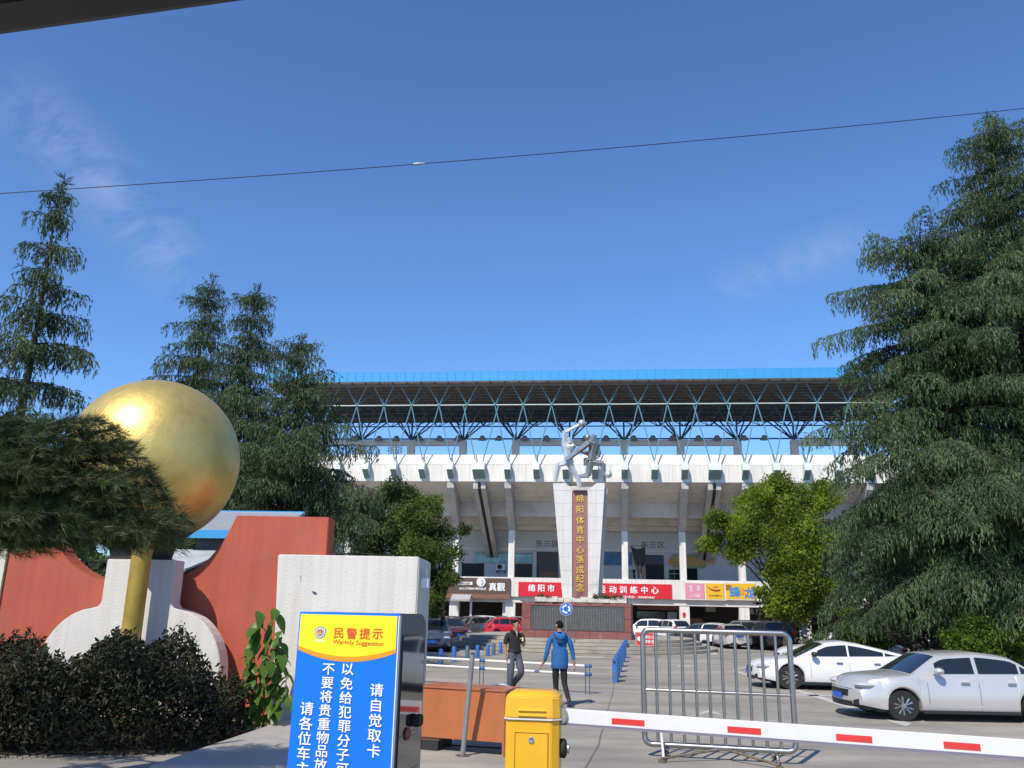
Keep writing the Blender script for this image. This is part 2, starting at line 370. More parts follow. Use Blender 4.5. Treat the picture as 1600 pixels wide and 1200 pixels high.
def mark(pxs, name='road_marking', mat=None, z=.004):
    sheet(name, [tuple(ground(x, y)[:2]) for x, y in pxs], z, mat or M['line'], kind='structure')
mark([(1072, 1122), (1108, 1109), (1136, 1120), (1108, 1113.5)])
mark([(1145, 1049), (1148, 1047), (1425, 1131), (1415, 1135)])
mark([(1146, 1048.4), (1145.5, 1046.6), (1172, 1040), (1182, 1038.5)])
mark([(1058, 1040.2), (1058, 1041.8), (1088, 1041.5), (1086, 1040)])
mark([(1242, 1085), (1242, 1087), (1330, 1089), (1330, 1087)])
mark([(1105, 1017), (1116, 1017), (1122, 1023), (1112, 1023)])
mark([(898, 1025.5), (898, 1027), (945, 1028), (945, 1026.4)])
M['crack_shadow'] = pmat('crack_and_shadow_dark', (.13, .125, .12), .9, var=.25)
def crack_or_shadow_line(pts, w=.025):
    P = [ground(x, y)[:2] for x, y in pts]; mb = MB()
    for i in range(len(P) - 1):
        d = P[i + 1] - P[i]; d /= np.linalg.norm(d); n = np.array([-d[1], d[0]]) * w
        mb.add([(*(P[i] - n), .004), (*(P[i + 1] - n), .004), (*(P[i + 1] + n), .004), (*(P[i] + n), .004)], [(0, 1, 2, 3)])
    mb.build('ground_crack_or_shadow', M['crack_shadow'], kind='structure')
crack_or_shadow_line([(941, 1142), (938, 1150), (936, 1163), (931, 1172), (926, 1180), (921, 1190), (916, 1198), (900, 1230)], .012)
crack_or_shadow_line([(960, 1068), (957, 1085), (952, 1100), (947, 1120), (941, 1142)], .008)
crack_or_shadow_line([(690, 1029.5), (720, 1027.5), (752, 1025), (786, 1021)], .05)  # cast shadow of the bollard chain, drawn as a flat dark line
# pavement strip at the foot of the hedge, with a kerb step
pv = MB(); a, b_, c, d = ground(230, 1215)[:2], ground(470, 1128)[:2], ground(480, 1150)[:2], ground(470, 1215)[:2]
pv.prism_z([tuple(a), tuple(d), tuple(c), tuple(b_)], 0.004, 0.13)
pv.build('pavement', M['pave'], kind='structure', bevel=.015)
sheet('lawn', [(-16, 10.5), (-4.2, 12.2), (-4.1, 15.2), (-16, 18)], .006, pmat('planting_soil', (.05, .04, .03), .95, var=.3), kind='structure')

# ================================================================== STADIUM
SF = Frame((5.9, 75, 0), R(6.5))
st = SF.empty('stadium', label='long white and grey stadium stand with a blue truss roof across the plaza', category='stadium')
UL, UR = -27.5, 29.0
BR = [-0.64 + 2.49 * k for k in range(-11, 13)]
# parapet band, panel by panel
pm = MB(); pm.add([(0, -4.3, 12.5), (2.47, -4.3, 12.5), (2.47, -4.3, 13.98), (0, -4.3, 13.98), (0, -4.05, 12.5), (2.47, -4.05, 12.5), (2.47, -4.05, 13.98), (0, -4.05, 13.98)],
   [(0, 1, 2, 3), (7, 6, 5, 4), (0, 4, 5, 1), (3, 2, 6, 7), (1, 5, 6, 2), (0, 3, 7, 4)]); pmm = pm.mesh('parapet_panel', M['white'], bevel=.012)
cm = MB(); cm.prism_z([(0, 0), (1, 0), (1, 1), (0, 1)], 0, 1); cm.v = []; cm.f = []; cm.m = []
cm.hexa([(0, -4.27, 14.0), (2.475, -4.27, 14.0), (2.475, -4.0, 14.0), (0, -4.0, 14.0)], [(0, -4.02, 14.9), (2.475, -4.02, 14.9), (2.475, -3.8, 14.9), (0, -3.8, 14.9)])
cmm = cm.mesh('parapet_cap', M['white'], bevel=.01)
for u in BR[:-1]:
    link('parapet_panel', pmm, st, (u + .01, 0, 0)); link('parapet_cap', cmm, st, (u + .007, 0, 0))
# brackets under the struts
def bracket(w):
    m = MB(); m.hexa([(-w, -5.25, 13.42), (w, -5.25, 13.42), (w, -4.305, 12.74), (-w, -4.305, 12.74)], [(-w, -5.05, 14.06), (w, -5.05, 14.06), (w, -4.305, 14.06), (-w, -4.305, 14.06)])
    return m.mesh('strut_bracket', [M['teal'], M['tealshade']], bevel=.015)
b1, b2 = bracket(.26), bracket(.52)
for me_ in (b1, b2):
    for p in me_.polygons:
        if p.normal.z < -.3: p.material_index = 1  # undersides get a darker teal: their shade is put into the colour
fn = MB(); fn.hexa([(-.10, -5.0, 14.06), (.10, -5.0, 14.06), (.10, -4.3, 14.06), (-.10, -4.3, 14.06)], [(-.03, -4.85, 14.3), (.03, -4.85, 14.3), (.03, -4.7, 14.3), (-.03, -4.7, 14.3)])
fnm = fn.mesh('strut_shoe', M['galv'])
def strutmesh(p, q, r, mat, n=6, name='strut'):
    m = MB(); m.tube([p, q], r, n); return m.mesh(name, mat, smooth=True)
sA = strutmesh((0, -4.75, 14.2), (1.245, -4.75, 19.2), .052, M['strut']); sB = strutmesh((0, -4.75, 14.2), (-1.245, -4.75, 19.2), .052, M['strut'])
tA = strutmesh((0, -4.75, 19.2), (1.0, -5.3, 20.98), .045, M['strut'], 6, 'roof_strut'); tB = strutmesh((0, -4.75, 19.2), (-1.0, -5.3, 20.98), .045, M['strut'], 6, 'roof_strut')
tC = strutmesh((0, -4.75, 19.2), (.9, -2.6, 20.98), .055, M['strut'], 5, 'roof_strut'); tD = strutmesh((0, -4.75, 19.2), (-.9, -2.6, 20.98), .055, M['strut'], 5, 'roof_strut')
nm = MB(); nm.ball((0, -4.75, 19.2), .13, 6); nmm = nm.mesh('strut_node', M['strut'], smooth=True)
dbl = (BR[11 - 3], BR[11 + 5])
for u in BR:
    w = any(abs(u - x) < .1 for x in dbl)
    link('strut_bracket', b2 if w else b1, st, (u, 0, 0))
    for off in ((-.32, .32) if w else (0,)): link('strut_shoe', fnm, st, (u + off, 0, 0))
    link('strut', sA, st, (u + (.32 if w else 0), 0, 0)); link('strut', sB, st, (u - (.32 if w else 0), 0, 0))
    n = u + 1.245
    link('strut_node', nmm, st, (n, 0, 0))
    for q in (tA, tB, tC, tD): link('roof_strut', q, st, (n, 0, 0))
m = MB(); m.tube([(UL, -4.75, 19.2), (UR, -4.75, 19.2)], .05, 6); m.build('tie_rod', M['teal'], st)
# roof: deck, fascia panels, purlins
m = MB(); m.hexa([(UL, -5.95, 21.06), (UR, -5.95, 21.06), (UR, 9.2, 20.95), (UL, 9.2, 20.95)], [(UL, -5.95, 21.2), (UR, -5.95, 21.2), (UR, 9.2, 21.1), (UL, 9.2, 21.1)])
m.build('roof_underside', M['roofunder'], st)
m = MB(); m.hexa([(UL, -6.0, 21.88), (UR, -6.0, 21.88), (UR, 9.3, 22.0), (UL, 9.3, 22.0)], [(UL, -6.0, 21.95), (UR, -6.0, 21.95), (UR, 9.3, 22.1), (UL, 9.3, 22.1)])
m.build('roof_deck', M['roofblue'], st)
fm = MB(); fm.box(0, .745, -6.04, -5.98, 21.05, 21.86); fm.box(-.012, .012, -6.07, -6.041, 21.05, 21.86); fmm = fm.mesh('fascia_panel', M['roofblue'])
k = 0
while UL + k * .75 < UR - .1:
    link('fascia_panel', fmm, st, (UL + k * .75 + .012, 0, 0)); k += 1
m = MB(); m.box(UL, UR, 9.1, 9.2, 20.8, 21.0); m.build('rear_fascia', M['roofunder'], st)
pmsh = MB(); pmsh.box(UL, UR, -.06, .06, 20.80, 21.0); pmsh = pmsh.mesh('purlin', M['purlin'])
for k in range(14): link('purlin', pmsh, st, (0, -5.3 + k * 1.05, 0))
m = MB(); kk = 0   # corrugation ribs seen as thin lines across the underside
x = UL + .4
while x < UR:
    m.box(x - .05, x + .05, -5.8, 9.0, 20.975, 21.03); x += 1.245
m.build('roof_rafter', M['purlin'], st, kind='stuff')
# space frame under the rear half of the roof
m = MB(); nu = int((UR - UL) / 2.5)
for r_, v in enumerate((0.2, 2.7, 5.2, 7.7)):
    zb = 19.95
    m.tube([(UL, v, zb), (UR, v, zb)], .05, 5)
    for k in range(nu + 1):
        u = UL + .6 + 2.5 * k
        for du, dv in ((-1.25, -1.25), (1.25, -1.25), (1.25, 1.25), (-1.25, 1.25)): m.tube([(u, v, zb), (u + du, v + dv, 20.92)], .045, 4)
        if r_ < 3: m.tube([(u, v, zb), (u, v + 2.5, zb)], .04, 4)
for v in (1.45, 3.95, 6.45, 8.95): m.tube([(UL, v, 20.7), (UR, v, 20.7)], .05, 4)
for v in (6.5, 8.9): m.tube([(UL, v, 20.25), (UR, v, 20.25)], .035, 4)
m.build('space_frame', M['strutd'], st, kind='stuff')
# rear posts with branching supports
PV = 2.5
PX = [SF.plane(x, 690, PV)[0] for x in (564, 643, 724, 806, 890, 975, 1063, 1152)]
PX = [PX[0] - 10.2, PX[0] - 5.1] + PX + [PX[-1] + 5.1, PX[-1] + 10.2]
bays = {3: 0, 8: 0}
pst = MB(); pst.box(-.34, .34, PV - .3, PV + .3, 12.3, 17.45); pst = pst.mesh('rear_post', M['concpale'], bevel=.02)
br = MB(); c0 = (0, PV, 17.45)
br.tube([c0, (0, PV, 20.7)], .09, 6)
for du, dv in ((-1.9, -2.3), (1.9, -2.3), (1.9, 2.7), (-1.9, 2.7), (-1.2, 2.7), (1.2, 2.7)): br.tube([c0, (du, PV + dv, 19.95)], .075, 5)
brm = br.mesh('branching_support', M['strutd'])
for i, u in enumerate(PX):
    link('rear_post', pst, st, (u, 0, 0)); link('branching_support', brm, st, (u, 0, 0))
for i in range(len(PX) - 1):
    a, b_ = PX[i] + .345, PX[i + 1] - .345
    if i in (4, 9): continue
    m = MB(); m.box(a, b_, PV - .22, PV + .22, 16.95, 17.47); m.build('rear_beam', M['concpale'], st)
m = MB(); m.box(UL, UR, PV - .36, PV - .31, 17.48, 17.62); m.build('rear_rail', M['strutd'], st)
lm = MB(); lm.ball((0, 0, 0), (.28, .22, .28), 6); lm.box(-.4, .4, -.1, .1, -.22, -.1); lmm = lm.mesh('roof_lamp', pmat('grey_lamp_housing', (.20, .195, .20), .6, var=.1), smooth=True)
for x in (555, 593, 620, 656, 687, 716, 754, 780, 820, 854, 915, 947, 990, 1020, 1051, 1091, 1120, 1162, 1194):
    u, z = SF.plane(x, 684, PV - .35); link('roof_lamp', lmm, st, (u, PV - .5, 17.58))
# sloped soffit behind the band, bay by bay, with recessed joints
cols = [-15.64 + 5.0 * k for k in range(-2, 9)]
sb = MB()
for i, (v0, z0, v1, z1) in enumerate(((-4.04, 12.52, -3.1, 12.22), (-3.08, 12.17, -2.1, 11.90), (-2.08, 11.85, -1.1, 11.58), (-1.08, 11.53, -.12, 11.3))):
    sb.add([(0, v0, z0), (4.96, v0, z0), (4.96, v1, z1), (0, v1, z1), (0, v0, z0 + .15), (4.96, v0, z0 + .15), (4.96, v1, z1 + .15), (0, v1, z1 + .15)], [(0, 3, 2, 1), (4, 5, 6, 7), (0, 1, 5, 4), (1, 2, 6, 5), (2, 3, 7, 6), (3, 0, 4, 7)])
sbm = sb.mesh('soffit_bay', M['soffit'])
rb = MB(); rb.box(0, 4.96, -.1, .35, 10.0, 11.34); rbm = rb.mesh('ring_beam', M['soffit'], bevel=.02)
sl2 = MB()
for k in range(5):
    v0, z0 = .4 + k * 1.03, 10.9 - k * .42
    sl2.box(0, 4.97, v0, v0 + 1.02, z0, z0 + .5)
sl2m = sl2.mesh('lower_soffit', M['soffit'])
for u in cols[:-1]:
    link('soffit_bay', sbm, st, (u + .02, 0, 0)); link('ring_beam', rbm, st, (u + .02, 0, 0)); link('lower_soffit', sl2m, st, (u + .015, 0, 0))
rk = MB(); poly = [(-4.25, 12.49), (-4.25, 11.95), (-.45, 8.75), (.3, 8.75), (.3, 9.99), (-.12, 9.99), (-.12, 11.2)]
rk.add([(-.30, v, z) for v, z in poly] + [(.30, v, z) for v, z in poly], [tuple(range(7)), tuple(range(13, 6, -1))] + [(i, i + 7, (i + 1) % 7 + 7, (i + 1) % 7) for i in range(7)])
rkm = rk.mesh('raker_beam', M['concrete'], bevel=.02)
cl = MB(); cl.box(-.27, .27, -.4, .35, 4.56, 8.745); clm = cl.mesh('column', M['white'], bevel=.02)
gc = MB(); gc.box(-.42, .42, -.25, .45, 0, 2.48); gcm = gc.mesh('ground_column', M['white'], bevel=.02)
for u in cols:
    link('raker_beam', rkm, st, (u, 0, 0)); link('column', clm, st, (u, 0, 0)); link('ground_column', gcm, st, (u, 0, 0))
dr = MB()
for s in (-1, 1):
    dr.hexa([(s * .34 - .2, -4.2, 11.9), (s * .34 + .2, -4.2, 11.9), (s * .34 + .2, 5.4, 6.6), (s * .34 - .2, 5.4, 6.6)], [(s * .34 - .2, -4.2, 12.49), (s * .34 + .2, -4.2, 12.49), (s * .34 + .2, 5.4, 8.2), (s * .34 - .2, 5.4, 8.2)])
drm = dr.mesh('joint_raker', M['concrete'])
dp = MB(); dp.tube([(0, -4.2, 11.95), (0, 5.3, 6.7)], .10, 6); dpm = dp.mesh('drain_pipe', M['dark'])
for u in dbl: link('joint_raker', drm, st, (u, 0, 0)); link('drain_pipe', dpm, st, (u, 0, 0))
# concourse: floor slab, back wall, fascia, beam, ground-floor back wall
m = MB(); m.box(UL, UR, -.34, 6.0, 4.2, 4.55); m.build('concourse_floor', M['concrete'], st)
m = MB(); m.box(UL, UR, 5.6, 6.0, 4.56, 9.6); m.build('concourse_wall', M['wallgrey'], st)
m = MB(); m.box(UL, UR, 5.45, 5.59, 7.35, 7.6); m.build('wall_ledge', M['concpale'], st)
m = MB(); m.box(UL, UR, -.55, -.345, 2.98, 4.62); m.build('white_fascia', M['white'], st)
m = MB(); m.box(UL, UR, -.30, .1, 2.48, 2.975); m.build('edge_beam', M['soffit'], st)
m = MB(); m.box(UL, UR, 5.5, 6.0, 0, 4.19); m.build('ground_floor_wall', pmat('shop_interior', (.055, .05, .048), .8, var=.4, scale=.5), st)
m = MB(); m.box(UL, UR, 6.1, 7, 0, 14); m.box(UL - .3, UL, -.3, 7, 0, 12.4); m.box(UR, UR + .3, -.3, 7, 0, 12.4); m.build('end_wall', M['concrete'], st)
m = MB(); m.box(UL, UR, -3.9, 7, 12.75, 12.95); m.build('upper_floor', M['concrete'], st)
def wallbit(name, x0, y0, x1, y1, mat, v=5.6, t=.03, **kw):
    a, z1 = SF.plane(x0, y0, v); b_, z0 = SF.plane(x1, y1, v); z0 = max(z0, 4.57)
    mm = MB(); mm.box(a, b_, v - t, v - .004, z0, z1); return mm.build(name, mat, st, **kw)
wallbit('doorway_shade_panel', 722, 880, 756, 908, M['dark']); wallbit('wall_panel', 757, 880, 795, 908, pmat('pale_wall_panel', (.5, .51, .55), .6, var=.05))  # door openings are thin panels coloured dark for the shade inside
wallbit('doorway_shade_panel', 803, 881, 832, 908, pmat('doorway_shade_brown', (.045, .04, .036), .7)); wallbit('door_frame', 832.5, 862, 838, 908, M['wallgrey'], t=.2)
wallbit('doorway_shade_panel', 839, 862, 872, 908, pmat('doorway_shade', (.10, .088, .08), .8, var=.1)); wallbit('door_panel', 843, 893, 872, 908, M['wooddark'], t=.06)
wallbit('doorway_shade_panel', 1008, 867, 1038, 908, M['dark']); wallbit('roller_shutter', 1008, 868, 1037.5, 882, M['darkgrey'], t=.07)
for x0, x1 in ((978, 993), (1045, 1062)):
    wallbit('window', x0, 889, x1, 907, M['glass'], t=.035)
    for i in range(3): wallbit('window_bar', x0 + i * (x1 - x0) / 2 - .5, 889, x0 + i * (x1 - x0) / 2 + .5, 907, M['wallgrey'], t=.06)
    for yy in (889, 896): wallbit('window_bar', x0 - .5, yy, x1 + .5, yy + 1, M['wallgrey'], t=.058)
wallbit('wall_panel', 1072, 888, 1090, 908, M['glass'], t=.04)
for px in (855, 1020):
    u, z = SF.plane(px, 851.5, 5.45)
    lettering('东三区', .62, pmat('faded_black_wall_paint', (.13, .13, .13), .8, var=0), st, (u, 5.59, 8.05), .004, .012, 1.25)
# things fixed to or hanging on the stand, each a thing of its own
def board(name, label, x0, y0, x1, y1, v, mat, t=.12, cat='sign', frame=True, group=None):
    a, z1 = SF.plane(x0, y0, v); b_, z0 = SF.plane(x1, y1, v); c = ((a + b_) / 2, (z0 + z1) / 2)
    p = SF.O + SF.u * c[0] + SF.v * v + np.array([0, 0, c[1]])
    t_ = thing(name, p, -SF.yaw, label=label, category=cat, group=group)
    w, h = (b_ - a) / 2, (z1 - z0) / 2
    mm = MB(); mm.box(-w, w, 0, t, -h, h); mm.build('board', mat, t_)
    return t_, w, h
def px2board(w, x0, x1): return lambda x: (x - x0) / (x1 - x0) * 2 * w - w
rs, w, h = board('banner_sign', 'long red sign with white characters for a training centre, behind the monument', 810, 909, 1050, 936, -.68, M['signred'])
px = px2board(w, 810, 1050)
for ch, x in zip('绵阳市体育运动训练中心', (834.5, 846.5 + 0, 862, 884, 908, 942, 959, 975, 991.5, 1008, 1024)):
    x = {'绵': 831.5, '阳': 846.5, '市': 862}.get(ch, x)
    lettering(ch, .66, M['ink'], rs, (px(x), -.012, .10), .01, .02)
lettering('报名电话：18350818063', .24, M['ink'], rs, (px(998), -.012, -.50), .006, .015, 1.12)
bs, w, h = board('shop_sign', 'brown wooden shop sign with round emblem and white characters left of the red sign', 690, 902, 797, 928, -.75, M['signbrown'], .25)
px = px2board(w, 690, 797)
lettering('真觀', .74, M['ink'], bs, (px(776.5), -.012, -.08), .012, .018)
m = MB(); m.lathe([(.40, 0), (.40, .08), (.36, .10)], n=20); m.build('emblem_disc', M['ink'], bs, (px(752), -.004, .30), (R(90), 0, 0))
m = MB()
for i in range(5):
    pts = [(.24 * math.cos(a) * (1 - i * .2), -.12, .24 * math.sin(a)) for a in np.linspace(-1.4, 1.4, 8)]
    m.tube(pts, .012, 4)
m.build('emblem_lines', M['wallgrey'], bs, (px(752), 0, .30))
lettering('0816-2778099/青河总店', .24, M['ink'], bs, (px(739), -.012, -.26), .008, .02, 1.0)
m = MB(); m.box(px(713), px(738.5), -.02, -.004, .06, .30); m.build('white_strip', M['ink'], bs)
lettering('美容养生会所', .19, M['signbrown'], bs, (px(725.5), -.03, .18), .004, .01)
m = MB(); m.box(-w, w, -.05, .28, -h - .42, -h - .02); m.build('sign_soffit', M['wooddark'], bs)
pk, w, h = board('pink_sign', 'small square pink sign with faint white writing right of the red sign', 1070.5, 911, 1100.5, 936, -.68, M['signpink'])
for s, x, z in (('精', -.3, .36), ('品', -.3, .08), ('美', .34, .36), ('甲', .34, .1), ('三八线', 0, -.38)): lettering(s, .27, M['ink'], pk, (x, -.01, z), .004, .01)
y1, w, h = board('yellow_sign', 'square yellow sign with a red and brown swoosh between pink sign and blue-lettered sign', 1102.5, 911.5, 1131.5, 936.5, -.68, M['signyellow'])
m = MB(); m.tube([(-.65, -.01, .42), (-.3, -.01, .14), (.1, -.01, .06), (.42, -.01, .12), (.40, -.01, .22)], [.01, .04, .07, .05, .02], 6); m.tube([(-.1, -.01, .35), (.12, -.01, .36), (.28, -.01, .42)], [.02, .045, .02], 5)
m.build('swoosh', M['signbrownink'], y1)
m = MB(); m.tube([(-.3, -.011, .18), (.1, -.013, .10), (.38, -.011, .16)], [.02, .05, .02], 5); m.build('red_swoosh', M['signred'], y1)
lettering('文化传播中心', .2, M['signbrownink'], y1, (.05, -.01, -.36), .003, .004)
y2, w, h = board('yellow_sign', 'yellow sign with big blue characters, partly behind leaves of the tree', 1134, 911.5, 1180, 936.5, -.68, M['signyellow'])
lettering('蜂', .95, M['signblue'], y2, (-.45, -.01, -.05), .006, .03); lettering('之', .6, M['signorange'], y2, (.2, -.01, 0), .006, .03); lettering('龙', .95, M['signblue'], y2, (.78, -.01, -.1), .006, .03)
lettering('跳', .5, M['signbrownink'], y2, (-1.0, -.01, .3), .006, .02); lettering('〇', .5, M['signgreen'], y2, (-.42, -.03, .12), .004, .03)
for s in (y1, y2, pk):
    m = MB(); w_ = s.children[0].dimensions.x / 2
    a = max(v.co.x for v in s.children[0].data.vertices); hh = max(v.co.z for v in s.children[0].data.vertices)
    m.box(-a - .03, a + .03, .02, .11, hh + .002, hh + .05); m.build('top_frame', M['white'], s)
    m = MB(); m.box(-a - .03, a + .03, .02, .11, -hh - .09, -hh - .002); m.build('bottom_frame', M['white'], s)
for (lab, x0, y0, x1, y1_, mat) in (('pale teal banner hanging on the upper wall above the brown shop sign', 742, 864, 833, 880, pmat('teal_banner_print', (.30, .52, .56), .6, var=.35, scale=1.4)),
      ('blue banner on the upper wall just right of the monument', 942, 863, 988, 883, pmat('blue_banner_print', (.06, .18, .30), .6, var=.35, scale=1.2)),
      ('olive banner with orange characters on the upper wall near the bright tree', 1050, 867, 1102, 887, pmat('olive_banner_print', (.30, .30, .13), .6, var=.2, scale=2))):
    t_, w, h = board('wall_banner', lab, x0, y0, x1, y1_, 5.4, mat, .05, 'banner')
    if 'olive' in lab: lettering('全民健身五环', .75, M['signorange'], t_, (.3, -.01, 0), .004, .02)
    m = MB(); m.tube([(-w, -.01, h), (w, -.01, h)], .03, 5); m.build('banner_rod', M['galv'], t_)
def sfp(px_, py_, v):
    u, z = SF.plane(px_, py_, v); return SF.O + SF.u * u + SF.v * v + np.array([0, 0, z])
p = sfp(782.5, 891, 5.25)
ac = thing('air_conditioner', p, -SF.yaw, label='white air conditioner unit with round black fan on the upper wall under teal banner', category='air conditioner')
m = MB(); m.box(-.42, .42, -.15, .30, 0, .62); m.build('casing', M['white'], ac, bevel=.02)
m = MB(); m.lathe([(.22, 0), (.24, .02), (.2, .03)], n=16); m.build('fan_grille', M['dark'], ac, (-.1, -.151, .32), (R(90), 0, 0))
m = MB(); m.box(-.4, -.34, -.1, .3, -.25, -.004); m.box(.34, .4, -.1, .3, -.25, -.004); m.build('wall_bracket', M['darkgrey'], ac)
# draped dark cloth hanging in the right opening
p = sfp(990, 853, 1.2); ct = thing('hanging_cloth', p, -SF.yaw, label='dark ragged shade cloth draped from the stand beside the right doorway', category='cloth')
rng = random.Random(4); m = MB(); NX, NZ = 12, 14
H_ = p[2] - SF.plane(1000, 905, 1.2)[1]
for i in range(NX + 1):
    for j in range(NZ + 1):
        s, t_ = i / NX, j / NZ
        wdt = 1.25 * (1 - .55 * t_ ** 1.3); x0 = -.25 + .55 * t_
        sag = .28 * math.sin(math.pi * s) * (1 - t_)
        m.v.append((x0 + s * wdt, .10 * math.sin(s * 17 + t_ * 3) * (.4 + t_) , -t_ * H_ * (.9 + .1 * math.sin(s * 9)) - sag))
for i in range(NX):
    for j in range(NZ): a = i * (NZ + 1) + j; m.f.append((a, a + 1, a + NZ + 2, a + NZ + 1)); m.m.append(0)
clo = m.build('cloth_sheet', pmat('dark_shade_cloth', (.05, .048, .05), .9, var=.2, scale=3), ct, smooth=True)
sm = clo.modifiers.new('thickness', 'SOLIDIFY'); sm.thickness = .02
m = MB(); m.tube([(-.3, 0, .02), (1.1, 0, .02)], .025, 5); m.build('cloth_rope', M['dark'], ct)
# ground-floor shopfront fittings
def sbit(name, x0, y0, x1, y1, v, t, mat, par, **kw):
    a, z1 = SF.plane(x0, y0, v); b_, z0 = SF.plane(x1, y1, v)
    mm = MB(); mm.box(a, b_, v, v + t, max(0, z0), z1); return mm.build(name, mat, par, **kw)
sbit('shop_partition', 795, 937, 816, 990, 2.2, .2, pmat('brick_red_poster', (.16, .07, .06), .7, var=.5, scale=3), st)
sbit('shop_pillar', 785.5, 936, 794, 990, .2, .5, M['wallgrey'], st)
sbit('shop_lintel', 995, 945, 1060, 953.5, 1.5, .15, pmat('dull_red_shop_lintel', (.20, .07, .06), .7, var=.3, scale=5), st)
sbit('shop_window', 995, 955, 1040, 990, 2.2, .1, pmat('shop_glass', (.03, .045, .04), .08, var=.6, scale=1.2), st)
sbit('shop_poster', 1043, 956, 1058, 972, 2.15, .05, pmat('pale_poster', (.32, .32, .34), .6, var=.15), st)
sbit('post', 734.5, 934, 736, 990, -.9, .1, M['white'], st)
sbit('interior_notice', 1102, 948, 1118, 956, 4.6, .05, pmat('pale_notice', (.5, .5, .48), .6, var=.25, scale=6), st)  # plain pale notice panel inside the ground floor
sbit('interior_window', 1170, 951, 1178, 960, 5.4, .05, M['ink'], st); sbit('interior_window', 1181, 951.5, 1198, 960.5, 5.4, .05, M['ink'], st)
sbit('interior_wood_counter', 1078, 966, 1098, 974, 3.0, .3, M['wooddark'], st)
sbit('red_notice', 1066.5, 957, 1071.5, 964.5, -.30, .04, M['signred'], st)
# scalloped awning
p = sfp(722, 929, -.8); aw = thing('shop_awning', p, -SF.yaw, label='grey canvas awning with a scalloped edge below the brown shop sign', category='awning')
m = MB(); n = 12; ww = .85
for i in range(n):
    a, b_ = -ww + i * 2 * ww / n, -ww + (i + 1) * 2 * ww / n
    m.hexa([(a, -1.0, -.42), (b_, -1.0, -.42), (b_, 0, 0), (a, 0, 0)], [(a, -1.0, -.40), (b_, -1.0, -.40), (b_, 0, .02), (a, 0, .02)])
    q = [(a + (b_ - a) * t, -.42 - .16 * math.sin(math.pi * t) - .03) for t in np.linspace(0, 1, 5)]
    m.prism_y([(a, -.40)] + q + [(b_, -.40)], -1.02, -1.0)
m.build('canvas', pmat('grey_canvas', (.36, .36, .38), .8, var=.1), aw)
m = MB(); m.tube([(-ww, -1.0, -.42), (-ww, 0, -.35)], .02, 5); m.tube([(ww, -1.0, -.42), (ww, 0, -.35)], .02, 5); m.build('awning_arm', M['galv'], aw)
# far floodlight mast seen under the roof
p = atY(617, 706, 150); fl = thing('floodlight_mast', (p[0], 150, 0), 0, label='distant lattice floodlight mast seen through the gap below the roof', category='floodlight mast')
m = MB(); m.tube([(0, 0, 0), (0, 0, p[2] + 1)], .35, 8); m.build('mast', M['galv'], fl)
m = MB(); z0 = p[2]
for i in range(6):
    for j in range(4): m.box(-1.25 + i * .45, -1.02 + i * .45, -.3, 0, z0 - .4 + j * .55 + abs(i - 2.5) * .12, z0 - .12 + j * .55 + abs(i - 2.5) * .12)
for j in range(4): m.box(-1.3, 1.4, 0, .06, z0 - .35 + j * .55, z0 - .27 + j * .55)
m.build('lamp_rack', M['darkgrey'], fl, kind='stuff')

# ================================================================== MONUMENT AND ROUND STEPS
cx, cy = float(atY(903, 1000, 48.3)[0]), 48.3
for i in range(4):
    r = 7.55 - i * .42
    m = MB(); m.lathe([(r, i * .15 + (.002 if i else .004)), (r, i * .15 + .15)], (0, 0, 0), 72)
    m.build('plaza_step', M['stone'], None, (cx, cy, 0), kind='structure', bevel=.02)
MF = Frame((*atY(905, 985, 43.2)[:2], .6), R(10))
mo = MF.empty('monument', label='tall white tapered monument on a red granite base with gold characters, crowned by silver figures', category='monument')
def mp_(x, y, v=0.0):
    u, z = MF.plane(x, y, v); return u, z
xl, xr = mp_(815, 970)[0], mp_(986.5, 970)[0]; zt = mp_(900, 941)[1]
m = MB(); m.box(xl + .03, xr - .03, .03, 2.6, 0, zt - .002); m.build('base_core', M['granite'], mo)
pxl, pxr = mp_(829, 965)[0], mp_(976, 965)[0]; pz0, pz1 = mp_(900, 986)[1], mp_(900, 947)[1]
def slab(a, b_, z0, z1, y0=-.0, y1=.03, mat='granite', name='granite_panel'):
    mm = MB(); mm.box(a + .006, b_ - .006, y0, y1, z0 + .006, z1 - .006); mm.build(name, M[mat], mo, bevel=.006)
n = 8
for i in range(n):
    a, b_ = xl + (xr - xl) * i / n, xl + (xr - xl) * (i + 1) / n
    slab(a, b_, 0, pz0); slab(a, b_, pz1, zt)
for k in range(2):
    z0, z1 = pz0 + (pz1 - pz0) * k / 2, pz0 + (pz1 - pz0) * (k + 1) / 2
    slab(xl, pxl, z0, z1); slab(pxr, xr, z0, z1)
for i in range(4):   # right flank
    for k in range(3):
        mm = MB(); mm.box(xr - .03, xr, .035 + i * .64, .035 + (i + 1) * .64 - .012, zt * k / 3 + .006, zt * (k + 1) / 3 - .006); mm.build('granite_panel', M['granite'], mo, bevel=.006)
mm = MB(); mm.box(pxl + .02, pxr - .02, .0, .03, pz0 + .02, pz1 - .02); ins = mm.build('inscription_panel', M['slate'], mo)
rng = random.Random(7); mm = MB(); ncol = 34
for i in range(ncol):
    x = pxl + .2 + (pxr - pxl - .4) * i / (ncol - 1); z = pz1 - .12
    zend = pz0 + .12 + (rng.random() * .5 if rng.random() < .25 else 0)
    while z > zend:
        hh = rng.uniform(.030, .042); ww_ = rng.uniform(.018, .028)
        mm.box(x - ww_, x + ww_, -.003, -.0005, z - hh, z - hh * .62); mm.box(x - ww_ * .3, x + ww_ * .3, -.0035, -.0005, z - hh, z); z -= .068
mm.build('engraved_text', pmat('worn_engraving', (.22, .225, .23), .7, var=.2), ins, kind='stuff')
